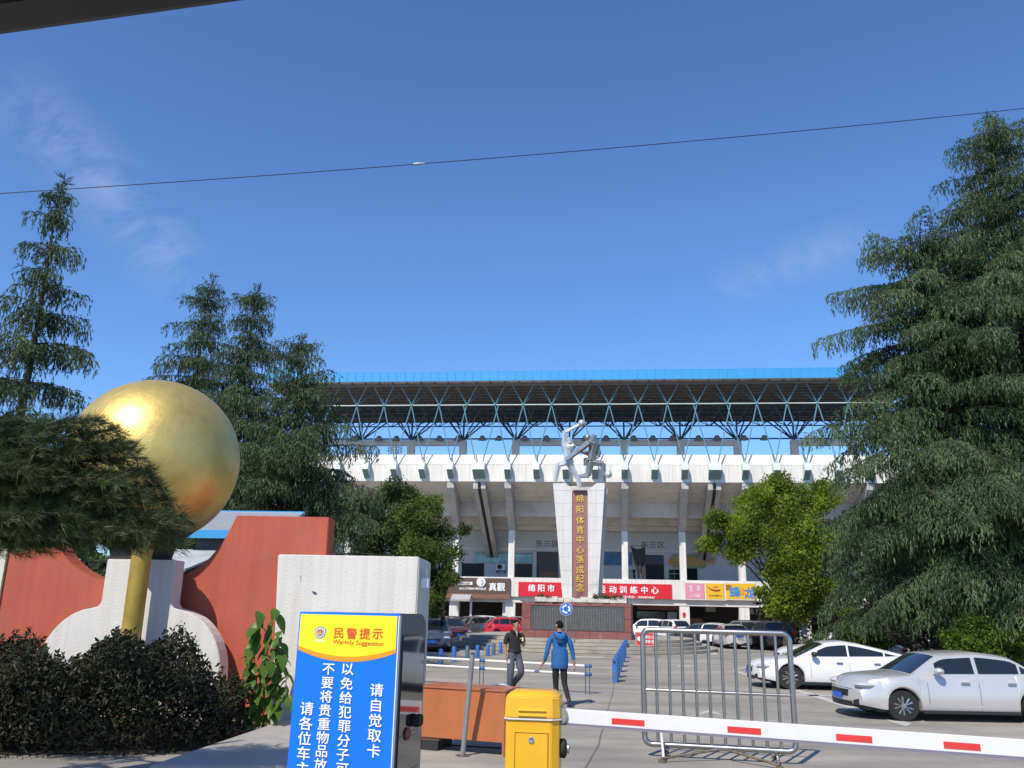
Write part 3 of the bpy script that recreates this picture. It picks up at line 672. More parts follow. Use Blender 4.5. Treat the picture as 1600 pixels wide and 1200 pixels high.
# weathered cap slab with weeds
mm = MB(); a, b_ = mp_(836, 936)[0], mp_(979, 936)[0]
rng = random.Random(3); N = 16
for i in range(N):
    x0, x1 = a + (b_ - a) * i / N, a + (b_ - a) * (i + 1) / N; e = rng.uniform(-.05, .06)
    mm.box(x0 + .003, x1 - .003, -.05 + e, 2.5, zt + .002, zt + .22 + rng.uniform(-.05, .06))
mm.build('cap_slab', pmat('chipped_plaster', (.62, .60, .55), .9, var=.12, scale=3, dirt=(.25, .22, .17), dscale=2.5, dlo=.48, dhi=.7), mo)
zc = zt + .23
# pylon
def py(x, y): return mp_(x, y, .35)
TLx, TRx = py(864, 755)[0], py(945, 755)[0]; BLx, BRx = py(879, 932)[0], py(934, 932)[0]; ztop = py(905, 755)[1]
pl0, pl1 = py(894, 850)[0], py(918.5, 850)[0]; zpt = py(905, 766.5)[1]; vl, vr = py(883, 755)[0], py(932, 755)[0]; vb0, vb1 = pl0 - .02, pl1 + .02
zb = zt + .2
def lerp(a, b_, t): return a + (b_ - a) * t
def edge(z, A, B): return lerp(B, A, (z - zb) / (ztop - zb))
nC = 8
for k in range(nC):      # cladding courses either side of the plaque
    z0, z1 = lerp(zb, zpt, k / nC) + .0015, lerp(zb, zpt, (k + 1) / nC) - .0015
    mm = MB(); mm.prism_y([(edge(z0, TLx, BLx), z0), (pl0 - .004, z0), (pl0 - .004, z1), (edge(z1, TLx, BLx), z1)], .35, .75); mm.build('cladding_panel', M['tile'], mo, bevel=.006)
    mm = MB(); mm.prism_y([(pl1 + .004, z0), (edge(z0, TRx, BRx), z0), (edge(z1, TRx, BRx), z1), (pl1 + .004, z1)], .35, .75); mm.build('cladding_panel', M['tile'], mo, bevel=.006)
mm = MB(); mm.prism_y([(edge(zpt, TLx, BLx), zpt + .004), (pl0 - .004, zpt + .004), (vl, ztop), (TLx, ztop)], .35, .75); mm.build('cladding_panel', M['tile'], mo, bevel=.006)
mm = MB(); mm.prism_y([(pl1 + .004, zpt + .004), (edge(zpt, TRx, BRx), zpt + .004), (TRx, ztop), (vr, ztop)], .35, .75); mm.build('cladding_panel', M['tile'], mo, bevel=.006)
mm = MB(); mm.prism_y([(BLx + .02, zb), (BRx - .02, zb), (TRx - .02, ztop - .15), (TLx + .02, ztop - .15)], .76, 1.25); mm.build('pylon_core', M['concrete'], mo)
mm = MB(); mm.prism_y([(BLx - .04, zb), (BRx + .06, zb), (TRx + .05, ztop - .03), (TLx - .03, ztop - .03)], 1.26, 1.45); mm.build('pylon_fin', M['tile'], mo)
mm = MB(); mm.prism_y([(BLx + .1, zb), (BRx - .06, zb), (TRx - .06, ztop - .2), (TLx + .1, ztop - .2)], 1.46, 1.75); mm.build('pylon_core', M['concrete'], mo)
mm = MB(); mm.prism_y([(BLx - .04, zb), (BRx + .1, zb), (TRx + .05, ztop - .03), (TLx - .03, ztop - .03)], 1.76, 2.0); mm.build('pylon_fin', M['tile'], mo)
mm = MB(); mm.box(pl0, pl1, .42, .7, zb, zpt); plq = mm.build('plaque_strip', M['plaque'], mo)
mm = MB(); mm.box(pl0 + .05, pl1 - .05, .2, .7, zpt + .002, zpt + .05); mm.build('statue_footing', pmat('pale_footing', (.5, .46, .43), .8), mo)
cy_ = [779, 796, 813, 828, 843, 859, 874, 890, 904, 918]
rng = random.Random(5)
for ch, yy in zip('绵阳体育中心落成纪念', cy_):
    u, z = mp_(906, yy, .42)
    o = lettering(ch, .42, M['goldink'], plq, ((pl0 + pl1) / 2, .40, z), .02, .012); o.rotation_euler = (0, R(rng.uniform(-9, 2)), 0)
# ---- statue: two abstract angular players and a ball
SV = .9
ms = thing('sports_statue', tuple(MF.O + MF.v * SV), -MF.yaw, label='silver abstract sculpture of two ball players struggling, on top of the monument', category='statue')
def sp(x, y, dv=0.0):
    u, z = MF.plane(860 + x / 10.0, 650 + y / 10.0, SV + dv); return (u, dv, z)
def beam(mb, a, b_, r0, r1, n=5): mb.tube([a, b_], [r0, r1], n)
mb = MB()
beam(mb, sp(465, 125), sp(225, 250), .09, .13); mb.ball(sp(488, 110), .19, 8)                      # raised forearm and fist
beam(mb, sp(225, 235), sp(225, 470), .15, .17); mb.tube([sp(225, 440), sp(270, 520)], [.2, .26], 6)          # upper arm, shoulder
mb.tube([sp(215, 480), sp(360, 480), sp(400, 470)], [.2, .2, .05], 6)
mb.tube([sp(270, 500), sp(262, 600), sp(290, 740)], [.24, .21, .28], 7)                        # torso
mb.tube([sp(300, 335, -.1), sp(310, 430, -.1)], [.15, .13], 6); mb.box(*[q for a, b_ in zip(sp(285, 400, -.1), sp(335, 350, -.1)) for q in sorted((a, b_))]) if False else None
mb.tube([sp(290, 360, .05), sp(340, 345, .05)], [.09, .09], 6)
mb.tube([sp(300, 680), sp(330, 800)], [.2, .16], 6)
beam(mb, sp(290, 720), sp(120, 755), .17, .15); beam(mb, sp(130, 745), sp(80, 1035), .16, .10)               # left leg
beam(mb, sp(285, 730), sp(430, 980), .2, .13); beam(mb, sp(430, 960), sp(455, 1110), .14, .12)              # right leg
mb.build('player_figure', M['silver'], ms, smooth=True, angle=35)
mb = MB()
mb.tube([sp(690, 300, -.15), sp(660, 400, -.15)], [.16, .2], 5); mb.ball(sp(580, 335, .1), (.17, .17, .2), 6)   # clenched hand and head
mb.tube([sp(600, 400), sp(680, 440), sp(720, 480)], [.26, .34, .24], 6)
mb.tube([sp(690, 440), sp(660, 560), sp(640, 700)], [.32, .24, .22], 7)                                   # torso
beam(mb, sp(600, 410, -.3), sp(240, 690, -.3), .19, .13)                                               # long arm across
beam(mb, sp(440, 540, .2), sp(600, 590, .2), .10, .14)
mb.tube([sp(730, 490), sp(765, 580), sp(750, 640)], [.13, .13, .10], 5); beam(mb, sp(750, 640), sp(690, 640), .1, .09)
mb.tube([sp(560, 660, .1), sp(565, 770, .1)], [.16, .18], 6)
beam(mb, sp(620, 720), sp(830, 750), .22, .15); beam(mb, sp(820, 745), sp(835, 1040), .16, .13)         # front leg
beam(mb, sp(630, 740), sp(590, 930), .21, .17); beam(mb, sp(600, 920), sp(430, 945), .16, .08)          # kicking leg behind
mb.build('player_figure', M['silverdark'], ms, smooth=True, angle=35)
mb = MB(); mb.ball(sp(905, 912, -.2), .20, 10); mb.build('ball', M['silver'], ms, smooth=True)
# weeds on the cap slab
def leaf_cards(n, cfn, size, rng, asp=.45):
    V = np.zeros((n, 2, 3, 3), np.float32)
    P = cfn(n)
    a = rng.normal(size=(n, 3)); a /= np.linalg.norm(a, axis=1)[:, None]; b = rng.normal(size=(n, 3)); b -= a * (a * b).sum(1)[:, None]; b /= np.linalg.norm(b, axis=1)[:, None]
    nn = np.cross(a, b); s = size * rng.uniform(.6, 1.35, (n, 1)); t0 = P - a * s * .5; t1 = P + a * s * .5 - nn * s * .12; l = P + b * s * asp * .5 + nn * s * .08; r = P - b * s * asp * .5 + nn * s * .08
    V[:, 0] = np.stack([t0, l, t1], 1); V[:, 1] = np.stack([t0, t1, r], 1)
    return V.reshape(-1, 3, 3)
nrng = np.random.default_rng(11)
M['weed'] = leafmat('weed_leaves', (.05, .08, .02), (.13, .17, .05))
for (x0, x1, lab, n) in ((926, 975, 'straggly green weeds growing on the right end of the monument cap slab', 420), (838, 858, 'dry dark weeds on the left end of the monument cap slab', 90)):
    a, b_ = mp_(x0, 930)[0], mp_(x1, 930)[0]
    t_ = thing('weed_clump', tuple(MF.O + MF.u * (a + b_) / 2 + np.array([0, 0, zc])), -MF.yaw, label=lab, category='weeds')
    def cf(k): return np.stack([nrng.uniform(-(b_ - a) / 2, (b_ - a) / 2, k), nrng.uniform(-.1, .35, k), np.abs(nrng.normal(0, .09, k))], 1)
    tri_mesh('weed_leaves', leaf_cards(n, cf, .13, nrng, .3), M['weed'], t_, kind='stuff')
# roundabout sign in front of the base
g = ground(885, 1011, .3); rsn = thing('roundabout_sign', (atY(884.5, 951, 41.2)[0], 41.2, 0.3), -R(6), label='round blue roundabout sign with white arrows on a thin pole before the monument', category='traffic sign')
zs = atY(884.5, 951.5, 41.2)[2] - .3
m = MB(); m.tube([(0, .05, 0), (0, .05, zs)], .03, 8); m.build('pole', M['galv'], rsn)
m = MB(); m.lathe([(.30, 0), (.30, .02)], n=28); m.build('sign_disc', M['ink'], rsn, (0, 0, zs), (R(90), 0, 0))
m = MB(); m.lathe([(.285, 0), (.285, .004)], n=28); m.build('blue_face', pmat('traffic_sign_blue', (.01, .13, .60), .4, var=0), rsn, (0, -.021, zs), (R(90), 0, 0))
m = MB()
for k in range(3):
    a0 = R(100 + 120 * k); n = 8
    aa = [a0 + R(72) * i / n for i in range(n + 1)]
    q = [(.205 * math.cos(a), .205 * math.sin(a)) for a in aa] + [(.125 * math.cos(a), .125 * math.sin(a)) for a in aa[::-1]]
    m.prism_y(q, -.006, -.001)
    ah = a0 - R(26); q = [(.245 * math.cos(a0), .245 * math.sin(a0)), (.085 * math.cos(a0), .085 * math.sin(a0)), (.17 * math.cos(ah), .17 * math.sin(ah))]
    m.prism_y(q, -.0062, -.001)
m.build('arrows', M['ink'], rsn, (0, -.022, zs))
# red notice on a wire stand
p = ground(1008, 1026); nb = thing('notice_stand', p, -R(8), label='red notice board with white writing on a thin metal stand before the steps', category='notice board')
k_ = 1 / 36.0
m = MB(); m.box(-.42, .42, -.02, .0, .46, 1.06); m.build('notice_board', pmat('red_notice_print', (.55, .05, .05), .5, var=.05), nb)
m = MB(); m.box(-.40, .40, -.024, -.021, .48, .49); m.box(-.40, .40, -.024, -.021, 1.03, 1.04); m.box(-.40, -.39, -.024, -.021, .491, 1.029); m.box(.39, .40, -.024, -.021, .491, 1.029); m.prism_y([(-.24 + .1 * math.cos(a), .77 + .1 * math.sin(a)) for a in np.linspace(0, 6.283, 13)[:-1]], -.024, -.021)
m.build('notice_border', M['ink'], nb)
lettering('车辆出入', .15, M['ink'], nb, (.12, -.024, .86), .002, .02); lettering('注意安全', .15, M['ink'], nb, (.12, -.024, .66), .002, .02)
m = MB()
for x in (-.4, .4): m.tube([(x, .01, 1.06), (x, .01, .01), (x, -.3, .01)], .012, 5); m.tube([(x, .01, .6), (x, .3, .01)], .012, 5)
m.tube([(-.4, -.3, .01), (.4, -.3, .01)], .012, 5); m.build('wire_stand', M['galv'], nb)
# ================================================================== GATE: kiosk, barrier, fence, desk
KF = Frame((*atY(548, 958, 5.4)[:2], 0), R(17))
ko = KF.empty('ticket_kiosk', label='tall grey ticket machine with a blue and yellow notice board on its face', category='ticket machine')
def kp(x, y, v=0.0): return KF.plane(430 + x / 4.617, 940 + y / 4.617, v)
kxl, kzt = kp(178, 72); kxr = kp(895, 95)[0]
def arc(c, r, a0, a1, n=8): return [(c[0] + r * math.cos(a0 + (a1 - a0) * i / n), c[1] + r * math.sin(a0 + (a1 - a0) * i / n)) for i in range(n + 1)]
zt = kzt + .0; D = .46
prof = [(.03, 0), (D, 0)] + arc((D - .10, zt - .10), .10, 0, math.pi / 2) + [(.03, zt)]
m = MB(); xs = (kxl + .03, kxr - .005)
m.add([(x, y, z) for x in xs for y, z in prof], [tuple(range(len(prof))), tuple(range(2 * len(prof) - 1, len(prof) - 1, -1))] + [(i, (i + 1) % len(prof), (i + 1) % len(prof) + len(prof), i + len(prof)) for i in range(len(prof))])
m.build('cabinet', M['kiosk'], ko, smooth=True, bevel=.006)
gp = [(.075, .15), (D - .045, .15)] + arc((D - .125, zt - .21), .08, 0, math.pi / 2) + [(.075, zt - .13)]
m = MB(); xs = (kxr - .004, kxr + .006)
m.add([(x, y, z) for x in xs for y, z in gp], [tuple(range(len(gp))), tuple(range(2 * len(gp) - 1, len(gp) - 1, -1))] + [(i, (i + 1) % len(gp), (i + 1) % len(gp) + len(gp), i + len(gp)) for i in range(len(gp))])
gpo = m.build('screen_panel', M['gloss'], ko)
zz = KF.plane(640, 1155, 0)[1]
m = MB(); m.lathe([(.036, 0), (.038, .008), (.03, .014), (.022, .010)], n=20); m.build('panel_ring', pmat('dull_red_ring', (.22, .035, .03), .5, var=.1), gpo, (kxr + .007, .19, zz), (0, R(90), 0), smooth=True)  # red ring, black block and steel strip set on the side panel
m = MB(); m.box(kxr + .007, kxr + .05, .26, .35, zz + .03, zz + .10); m.build('panel_block', M['black'], gpo, bevel=.008)
m = MB(); m.box(kxr + .007, kxr + .012, .16, .38, zz - .004, zz + .004); m.build('panel_strip', M['steel'], gpo)
for q, hh in ((.10, .006), (.30, .004)): 
    m = MB(); m.box(kxr + .0065, kxr + .009, .09, .40, zt - .62 - q, zt - .62 - q + hh); m.build('panel_seam', M['kiosk'], gpo)
# board
m = MB(); m.box(kxl, kxr, 0, .028, .1, kzt); kb = m.build('notice_board', M['boardblue'], ko, bevel=.003)
m = MB(); m.box(kxr - .002, kxr + .003, -.001, .029, .1, kzt - .01); m.build('board_edge', M['ink'], kb)
W_ = kxr - kxl
def kin(cx, cy): a, b_ = kp(cx, cy); return a, b_
yl, yzt = kp(188, 88); yr = kp(884, 102)[0]; zside = kp(530, 330)[1]; zmid = kp(540, 398)[1]; zo_s = kp(530, 352)[1]; zo_m = kp(540, 436)[1]
def sag(z_s, z_m, n=20): return [(lerp(yl, yr, i / n), z_s + (z_m - z_s) * (1 - (2 * i / n - 1) ** 2)) for i in range(n + 1)]
def flat(name, poly, y, mat, par, **kw):
    mm = MB(); mm.prism_y(poly, y, y + .0012); return mm.build(name, mat, par, **kw)
flat('orange_band', [(yl, yzt - .05)] + sag(zo_s - .006, zo_m) + [(yr, yzt - .05)], -.002, M['boardorange'], kb)
flat('yellow_field', [(yl, yzt)] + sag(zside, zmid) + [(yr, yzt)], -.0036, M['boardyellow'], kb)
def chars(body, cx, cy, pitch, size, mat=M['ink'], dx=0.0, bold=.012, sx=None):
    for i, ch in enumerate(body):
        a, z = kp(cx + dx * i, cy + pitch * i)
        lettering(ch, size, mat, kb, (a, -.0052, z), .0006, bold, sx or ax)
u1 = (kp(500, 200)[1] - kp(500, 700)[1]) / 500.0; ax = (W_ / 716.0) / u1
chars('不要将贵重物品放在车内', 388, 487, 98.5, u1 * 93, dx=-8.3); chars('以免给犯罪分子可乘之机', 524, 487, 103, u1 * 93, dx=-5.5)
chars('请自觉取卡', 735, 637, 110, u1 * 97, dx=-5.5); chars('请各位车主', 232, 770, 108, u1 * 100, dx=-8)
for i, ch in enumerate('民警提示'):
    a, z = kp(462 + 93.5 * i, 228 + 2 * i); lettering(ch, u1 * 87, M['boardred'], kb, (a, -.0052, z), .0006, .018, ax * .92)
a, z = kp(600, 301); lettering('Warmly Suggestion', u1 * 46, M['boardred'], kb, (a, -.0052, z), .0006, 0.010, ax * 1.0, rz=R(.6))
# police-style badge: shield ring, red centre, small gate and stars
ea, ez = kp(328, 224); r_ = u1 * 44
shield = [(ea + r_ * x * ax, ez + r_ * z) for x, z in ((-.62, .78), (-.3, .95), (0, 1.05), (.3, .95), (.62, .78), (.95, .55), (.9, .0), (.78, -.5), (.45, -.85), (0, -1.0), (-.45, -.85), (-.78, -.5), (-.9, 0), (-.95, .55))]
flat('badge_shield', shield, -.0050, pmat('badge_blue', (.04, .13, .45), .4, var=0), kb)
flat('badge_ring', [(ea + (x - ea) * .84, ez + (z - ez) * .84) for x, z in shield], -.0062, M['ink'], kb)
flat('badge_inner', [(ea + (x - ea) * .70, ez + (z - ez) * .70) for x, z in shield], -.0074, pmat('badge_pale_blue', (.25, .38, .62), .4, var=0), kb)
flat('badge_red', [(ea + r_ * .52 * math.cos(a), ez + r_ * .08 + r_ * .55 * math.sin(a)) for a in np.linspace(0, 2 * math.pi, 19)[:-1]], -.0086, M['boardred'], kb)
flat('badge_gate', [(ea - r_ * .36, ez - r_ * .22), (ea + r_ * .36, ez - r_ * .22), (ea + r_ * .30, ez + r_ * .02), (ea - r_ * .30, ez + r_ * .02)], -.0098, pmat('badge_gold', (.75, .5, .08), .4, var=0), kb)
flat('badge_star', [(ea + r_ * (.17 if i % 2 == 0 else .07) * math.sin(i * math.pi / 5), ez + r_ * .30 + r_ * (.17 if i % 2 == 0 else .07) * math.cos(i * math.pi / 5)) for i in range(10)], -.0098, MATS['badge_gold'], kb)
flat('badge_foot', [(ea - r_ * 1.1, ez - r_ * 1.12), (ea + r_ * 1.0, ez - r_ * 1.12), (ea + r_ * 1.1, ez - r_ * 1.5), (ea - r_ * 1.2, ez - r_ * 1.5)], -.005, pmat('badge_cream', (.84, .80, .42), .4, var=0), kb)

# yellow barrier machine
YF = Frame((*atY(832, 1120, 7.5)[:2], 0), R(7))
yb = YF.empty('barrier_machine', label='yellow barrier box with a long white and red arm, before the orange desk', category='barrier box')
def yp(cx, cy, v=0.0): return YF.plane(660 + cx / 4.617, 940 + cy / 4.617, v)
x0, x1, x2 = yp(622, 1000)[0], yp(928, 1000)[0], yp(985, 1000)[0]
ch_ = x2 - x1; depth = .36
def plan(e=0.0): return [(x0 + .01 - e, -e), (x1 + e * .4, -e), (x2 + e, ch_ * .9 - e * .4), (x2 + e, depth + e), (x0 - .02 - e, depth + e), (x0 - .03 - e, ch_ * .5)]
zs1 = yp(800, 848)[1]; zc0 = yp(800, 690)[1]; zc1 = zc0 + .045
m = MB(); m.prism_z(plan(), .02, zs1 - .008); m.build('housing', M['yellow'], yb, bevel=.006)
m = MB(); P0, P1, P2 = plan(.012), plan(.004), plan(-.05); n = 6
vs = [(x, y, zs1 + .006) for x, y in P0] + [(x, y, zc0) for x, y in P1] + [(x, y, zc1) for x, y in P2]
m.add(vs, [tuple(range(n - 1, -1, -1)), tuple(range(12, 18))] + [(i + k * n, (i + 1) % n + k * n, (i + 1) % n + k * n + n, i + k * n + n) for k in range(2) for i in range(n)])
m.build('lid', M['yellow'], yb, bevel=.008, smooth=True)
m = MB(); m.prism_z(plan(.016), zs1 - .007, zs1 + .005); m.build('gasket', M['armwhite'], yb)
a, zd = yp(672, 948); b_ = yp(905, 960)[0]
m = MB(); m.box(a, b_, -.006, .004, .25, zd); dr_ = m.build('door', M['yellow'], yb, bevel=.003)
for (q0, q1, q2, q3) in ((a - .006, a - .001, .25, zd), (b_ + .001, b_ + .006, .25, zd), (a - .006, b_ + .006, zd + .001, zd + .006)):
    mm = MB(); mm.box(q0, q1, -.002, .004, q2, q3); mm.build('door_gap', M['trim'], dr_)
a, z = yp(785, 998); m = MB(); m.lathe([(.024, 0), (.025, .008), (.018, .013), (.012, .010), (.005, .010)], n=18); m.build('lock', M['chrome'], dr_, (a, -.007, z), (R(90), 0, 0), smooth=True)
for cyy in (778, 815):
    a, z = yp(690, cyy); b2_ = yp(895, cyy + 4)[0]
    m = MB(); m.hexa([(a, -.030, z - .007), (b2_, -.030, z - .007), (b2_, .0, z - .007), (a, .0, z - .007)], [(a + .01, -.014, z + .010), (b2_ - .01, -.014, z + .010), (b2_ - .01, 0, z + .010), (a + .01, 0, z + .010)])
    m.build('louvre', M['yellow'], yb, bevel=.004)
a, z = x2 + .002, yp(1010, 1080)[1]
m = MB(); m.lathe([(.075, 0), (.08, .04), (.06, .055), (.02, .06)], n=18); m.build('spring_cover', M['black'], yb, (x2, .16, z), (0, R(90), 0), smooth=True)
m = MB(); m.lathe([(.04, .061), (.042, .075), (.02, .08)], n=14); m.build('spring_cap', M['galv'], yb, (x2, .16, z), (0, R(90), 0), smooth=True)
# barrier arm (the arm turns with the machine: a thing of its own, it swings)
A_ = atY(868, 1117.5, 7.62); B_ = atY(1592, 1169, 6.25); dvec = (B_ - A_); Lm = np.linalg.norm(dvec[:2]); ang = math.atan2(dvec[1], dvec[0])
slope = dvec[2] / Lm
m = MB(); Lt = Lm * 1.45
m.hexa([(0, -.02, -.060), (Lt, -.02, -.060 + slope * Lt), (Lt, .02, -.060 + slope * Lt), (0, .02, -.060)], [(0, -.02, .06), (Lt, -.02, .06 + slope * Lt), (Lt, .02, .06 + slope * Lt), (0, .02, .06)])
arm = m.build('barrier_arm', M['armwhite'], yb, bevel=.008, label='long white arm with red stripes')
yb_m = Matrix.Translation(yb.location) @ Matrix.Rotation(-YF.yaw, 4, 'Z')
arm.matrix_local = yb_m.inverted() @ (Matrix.Translation(Vector(A_)) @ Matrix.Rotation(ang, 4, 'Z'))
m = MB(); m.hexa([(0, -.026, -.072), (Lt, -.026, -.072 + slope * Lt), (Lt, .026, -.072 + slope * Lt), (0, .026, -.072)], [(0, -.026, -.0605), (Lt, -.026, -.0605 + slope * Lt), (Lt, .026, -.0605 + slope * Lt), (0, .026, -.0605)])
m.build('shaded_lip', pmat('violet_grey_shade', (.20, .17, .22), .7, var=.1), arm)  # arm's lower lip; its shade is put into the violet grey
# white arm clamp
m = MB(); m.prism_y([(-.03, -.075), (.05, -.075)] + arc((.05, 0), .075, -math.pi / 2, math.pi / 2) + [(-.03, .075)], -.05, .05); m.build('clamp', pmat('grey_cast_clamp', (.30, .30, .31), .5, .3, var=.1), arm, bevel=.008)
def arm_s(px):
    """distance along the arm seen at photo column px"""
    best = min(np.linspace(0, Lt, 900), key=lambda s: abs(proj_px(A_ + np.array([math.cos(ang) * s, math.sin(ang) * s, slope * s])) - px)); return best
def proj_px(p):
    q = p - CAM; return 800 + F_PX * (q @ RGT) / (q @ FWD)
for (a, b_) in ((957, 1008), (1137, 1190), (1306, 1362), (1474, 1532)):
    s0, s1 = arm_s(a), arm_s(b_); m = MB(); m.hexa([(s0, -.0225, -.035 + slope * s0), (s1, -.0225, -.035 + slope * s1), (s1, -.0202, -.035 + slope * s1), (s0, -.0202, -.035 + slope * s0)], [(s0, -.0225, .012 + slope * s0), (s1, -.0225, .012 + slope * s1), (s1, -.0202, .012 + slope * s1), (s0, -.0202, .012 + slope * s0)])
    m.build('red_stripe', M['armred'], arm)

# steel crowd fence
g0, g1 = ground(1008, 1182), ground(1246, 1196); fa = math.atan2(g0[1] - g1[1], g1[0] - g0[0])
FF = Frame(g0, fa)
fe = FF.empty('crowd_fence', label='stainless steel crowd control fence with vertical bars behind the barrier arm', category='fence')
def fp(x, y): return FF.plane(x, y, 0)
xa, xb = fp(1006, 1080)[0], fp(1239, 1090)[0]; zt_, zm, zb_ = fp(1120, 987)[1], fp(1120, 1082)[1], .17
rr = .10
m = MB(); loop = [(xa, zb_ + rr), (xa, zt_ - rr)] + arc((xa + rr, zt_ - rr), rr, math.pi, math.pi / 2, 6)[1:] + arc((xb - rr, zt_ - rr), rr, math.pi / 2, 0, 6) + [(xb, zb_ + rr)] + arc((xb - rr, zb_ + rr), rr, 0, -math.pi / 2, 6)[1:] + arc((xa + rr, zb_ + rr), rr, -math.pi / 2, -math.pi, 6)
m.tube([(x, .012 * math.sin(z * 4) if x < xa + .01 else 0, z) for x, z in loop], .040, 12); m.build('frame', M['steel'], fe, smooth=True)
m = MB(); m.tube([(xa + .033, 0, zm), (xb - .033, 0, zm)], .021, 10); m.build('middle_rail', M['steel'], fe, smooth=True)
bars = [1025, 1047, 1068, 1088.5, 1109, 1130, 1151, 1172, 1192.5, 1213.5]
b0, b9 = fp(1025.5, 1040)[0], fp(1213.5, 1040)[0]
bmsh = MB(); bmsh.tube([(0, 0, zb_ + .03), (0, 0, zt_ - .03)], .0225, 10); bmsh = bmsh.mesh('bar', M['steel'], smooth=True)
for i in range(10): link('bar', bmsh, fe, (b0 + (b9 - b0) * i / 9, 0, 0))
for xx, s in ((xa + .26, 1), (xb - .26, -1)):
    m = MB(); m.tube([(xx, -.42, .03), (xx - .0 * s, 0, zb_ - .02), (xx, .42, .03)], .02, 8); m.build('foot', M['steel'], fe, smooth=True)
    for yy in (-.425, .425):
        m = MB(); m.box(xx - .05, xx + .05, yy - .045, yy + .045, 0.0, .035); m.build('foot_pad', pmat('rusty_steel', (.17, .12, .075), .7, .5, var=.3, scale=9, dirt=(.3, .28, .26), dscale=5), fe)
for qa, qb in (((xa + .26, -.4, .05), (xa + 1.0, -.05, zb_ - .02)), ((xb - .26, -.4, .05), (xb - .9, -.05, zb_ - .02))):
    m = MB(); m.tube([qa, qb], .018, 8); m.build('brace', MATS['rusty_steel'], fe, smooth=True)
m = MB(); m.tube([(xa + .235, -.03, .36), (xa + .28, -.38, .05)], .017, 6); m.build('strap_rod', M['armwhite'], fe)

# orange desk, pole, chair
gd = ground(794, 1184); DF = Frame(gd, R(20))
de = DF.empty('wooden_desk', label='old orange wooden desk turned backwards beside the grey pole', category='desk')
def dpn(x, y, v=0): return DF.plane(x, y, v)
xr_ = dpn(788, 1120)[0]; xl_ = dpn(655, 1110)[0]; zt = dpn(760, 1080)[1]; zb = dpn(730, 1157)[1]
m = MB(); m.box(xl_, xr_ - .002, .02, .04, zb, zt - .005); m.build('back_panel', M['wood'], de, bevel=.003)
m = MB(); m.box(xl_ - .02, xr_ + .025, 0, .62, zt, zt + .03); m.build('desk_top', M['wood'], de, bevel=.005)
for x, nme in ((xr_, 'side_panel'), (xl_ - .03, 'side_panel')):
    m = MB(); m.box(x, x + .022, .018, .60, 0 if x > 0 - 5 else 0, zt - .004); m.build('side_panel', M['wooddark'], de, bevel=.003)
m = MB(); m.box(xr_ - .03, xr_ - .001, .012, .019, 0.0, zt - .01); m.build('edge_strip', M['wood'], de)
xm = dpn(683, 1170)[0]
m = MB(); m.box(xl_, xm, .05, .59, .14, zt - .02); m.build('drawer_pedestal', M['wooddark'], de)
m = MB(); m.box(xl_ + .03, xm - .02, .06, .57, 0, .139); m.build('plinth', M['dark'], de)
m = MB()
for x, z in ((dpn(723, 1160)[0], 0), (dpn(757, 1160)[0], 0)): m.tube([(x, .35, zb + .25), (x - .08, .36, .12)], .008, 5)
m.tube([(xl_ + .3, .3, .05), (xr_ - .03, .3, .07)], .012, 5)
m.build('foot_rail', M['trim'], de)
po_b, po_t = ground(723, 1181), atY(738.5, 1022, 12.3)
po = thing('grey_pole', po_b, 0, label='leaning grey metal pole with a round foot before the orange desk', category='pole')
m = MB(); m.tube([(0, 0, .012), tuple(po_t - po_b)], .036, 12); m.build('shaft', M['galv'], po, smooth=True)
m = MB(); m.lathe([(.10, 0), (.10, .011)], n=16); m.build('base_plate', MATS['rusty_steel'], po)
m = MB(); m.tube([tuple((po_t - po_b) * 1.001), tuple((po_t - po_b) * 1.012)], .030, 12); m.build('cap', M['darkgrey'], po)
pc = ground(780, 1160); pc = atY(781, 1100, 13.5); chh = thing('office_chair', (pc[0], 13.6, 0), R(-15), label='chair with a thin chrome back hoop showing just above the desk', category='chair')
zc_ = atY(781, 1068, 13.6)[2]
m = MB(); m.tube([(-.21, 0, .44), (-.21, .0, zc_ - .08)] + [(-.21 + .42 * t, 0.0, zc_ - .06 + .05 * math.sin(math.pi * min(1, max(0, t)))) for t in np.linspace(.1, .9, 6)] + [(.21, 0, zc_ - .08), (.21, 0, .44)], .013, 8); m.build('back_hoop', M['chrome'], chh, smooth=True)
m = MB(); m.box(-.2, .2, .0, .42, .44, .50); m.build('seat', M['shirt'], chh, bevel=.02)
m = MB(); m.box(-.185, .185, -.012, .012, .6, zc_ - .14); m.build('backrest', M['shirt'], chh, bevel=.01)
lg = MB(); lg.tube([(0, 0, 0), (0, 0, .44)], .012, 6); lg = lg.mesh('leg', M['chrome'])
for x in (-.19, .19):
    for y in (.02, .40): link('leg', lg, chh, (x, y, 0))

# white and blue tube barrier
r0, r1 = ground(640, 1066), ground(919, 1085); ra = math.atan2(r0[1] - r1[1], r1[0] - r0[0]); RF = Frame(r0, ra)
rl = RF.empty('tube_barrier', label='low double white tube barrier with blue sleeved posts behind the two men', category='barrier')
z1_, z2_ = RF.plane(800, 1034.5)[1], RF.plane(800, 1047)[1]; xe = RF.plane(923, 1060)[0]
for z in (z1_, z2_):
    m = MB(); m.tube([(-2.5, 0, z), (xe, 0, z)], .034, 10); m.build('white_tube', M['armwhite'], rl, smooth=True)
for px0 in (657, 753.5, 919):
    xc = RF.plane(px0, 1060)[0]
    for s in (-.055, .055):
        m = MB(); m.tube([(xc + s, -.045, 0), (xc + s, -.045, z1_ + .05)], .013, 8); m.build('post', pmat('dark_steel_post', (.10, .13, .20), .5, .3, var=.1), rl)
    for z in (z1_, z2_):
        m = MB(); m.tube([(xc - .085, 0, z), (xc + .085, 0, z)], .042, 10); m.build('blue_sleeve', M['blue'], rl, smooth=True)
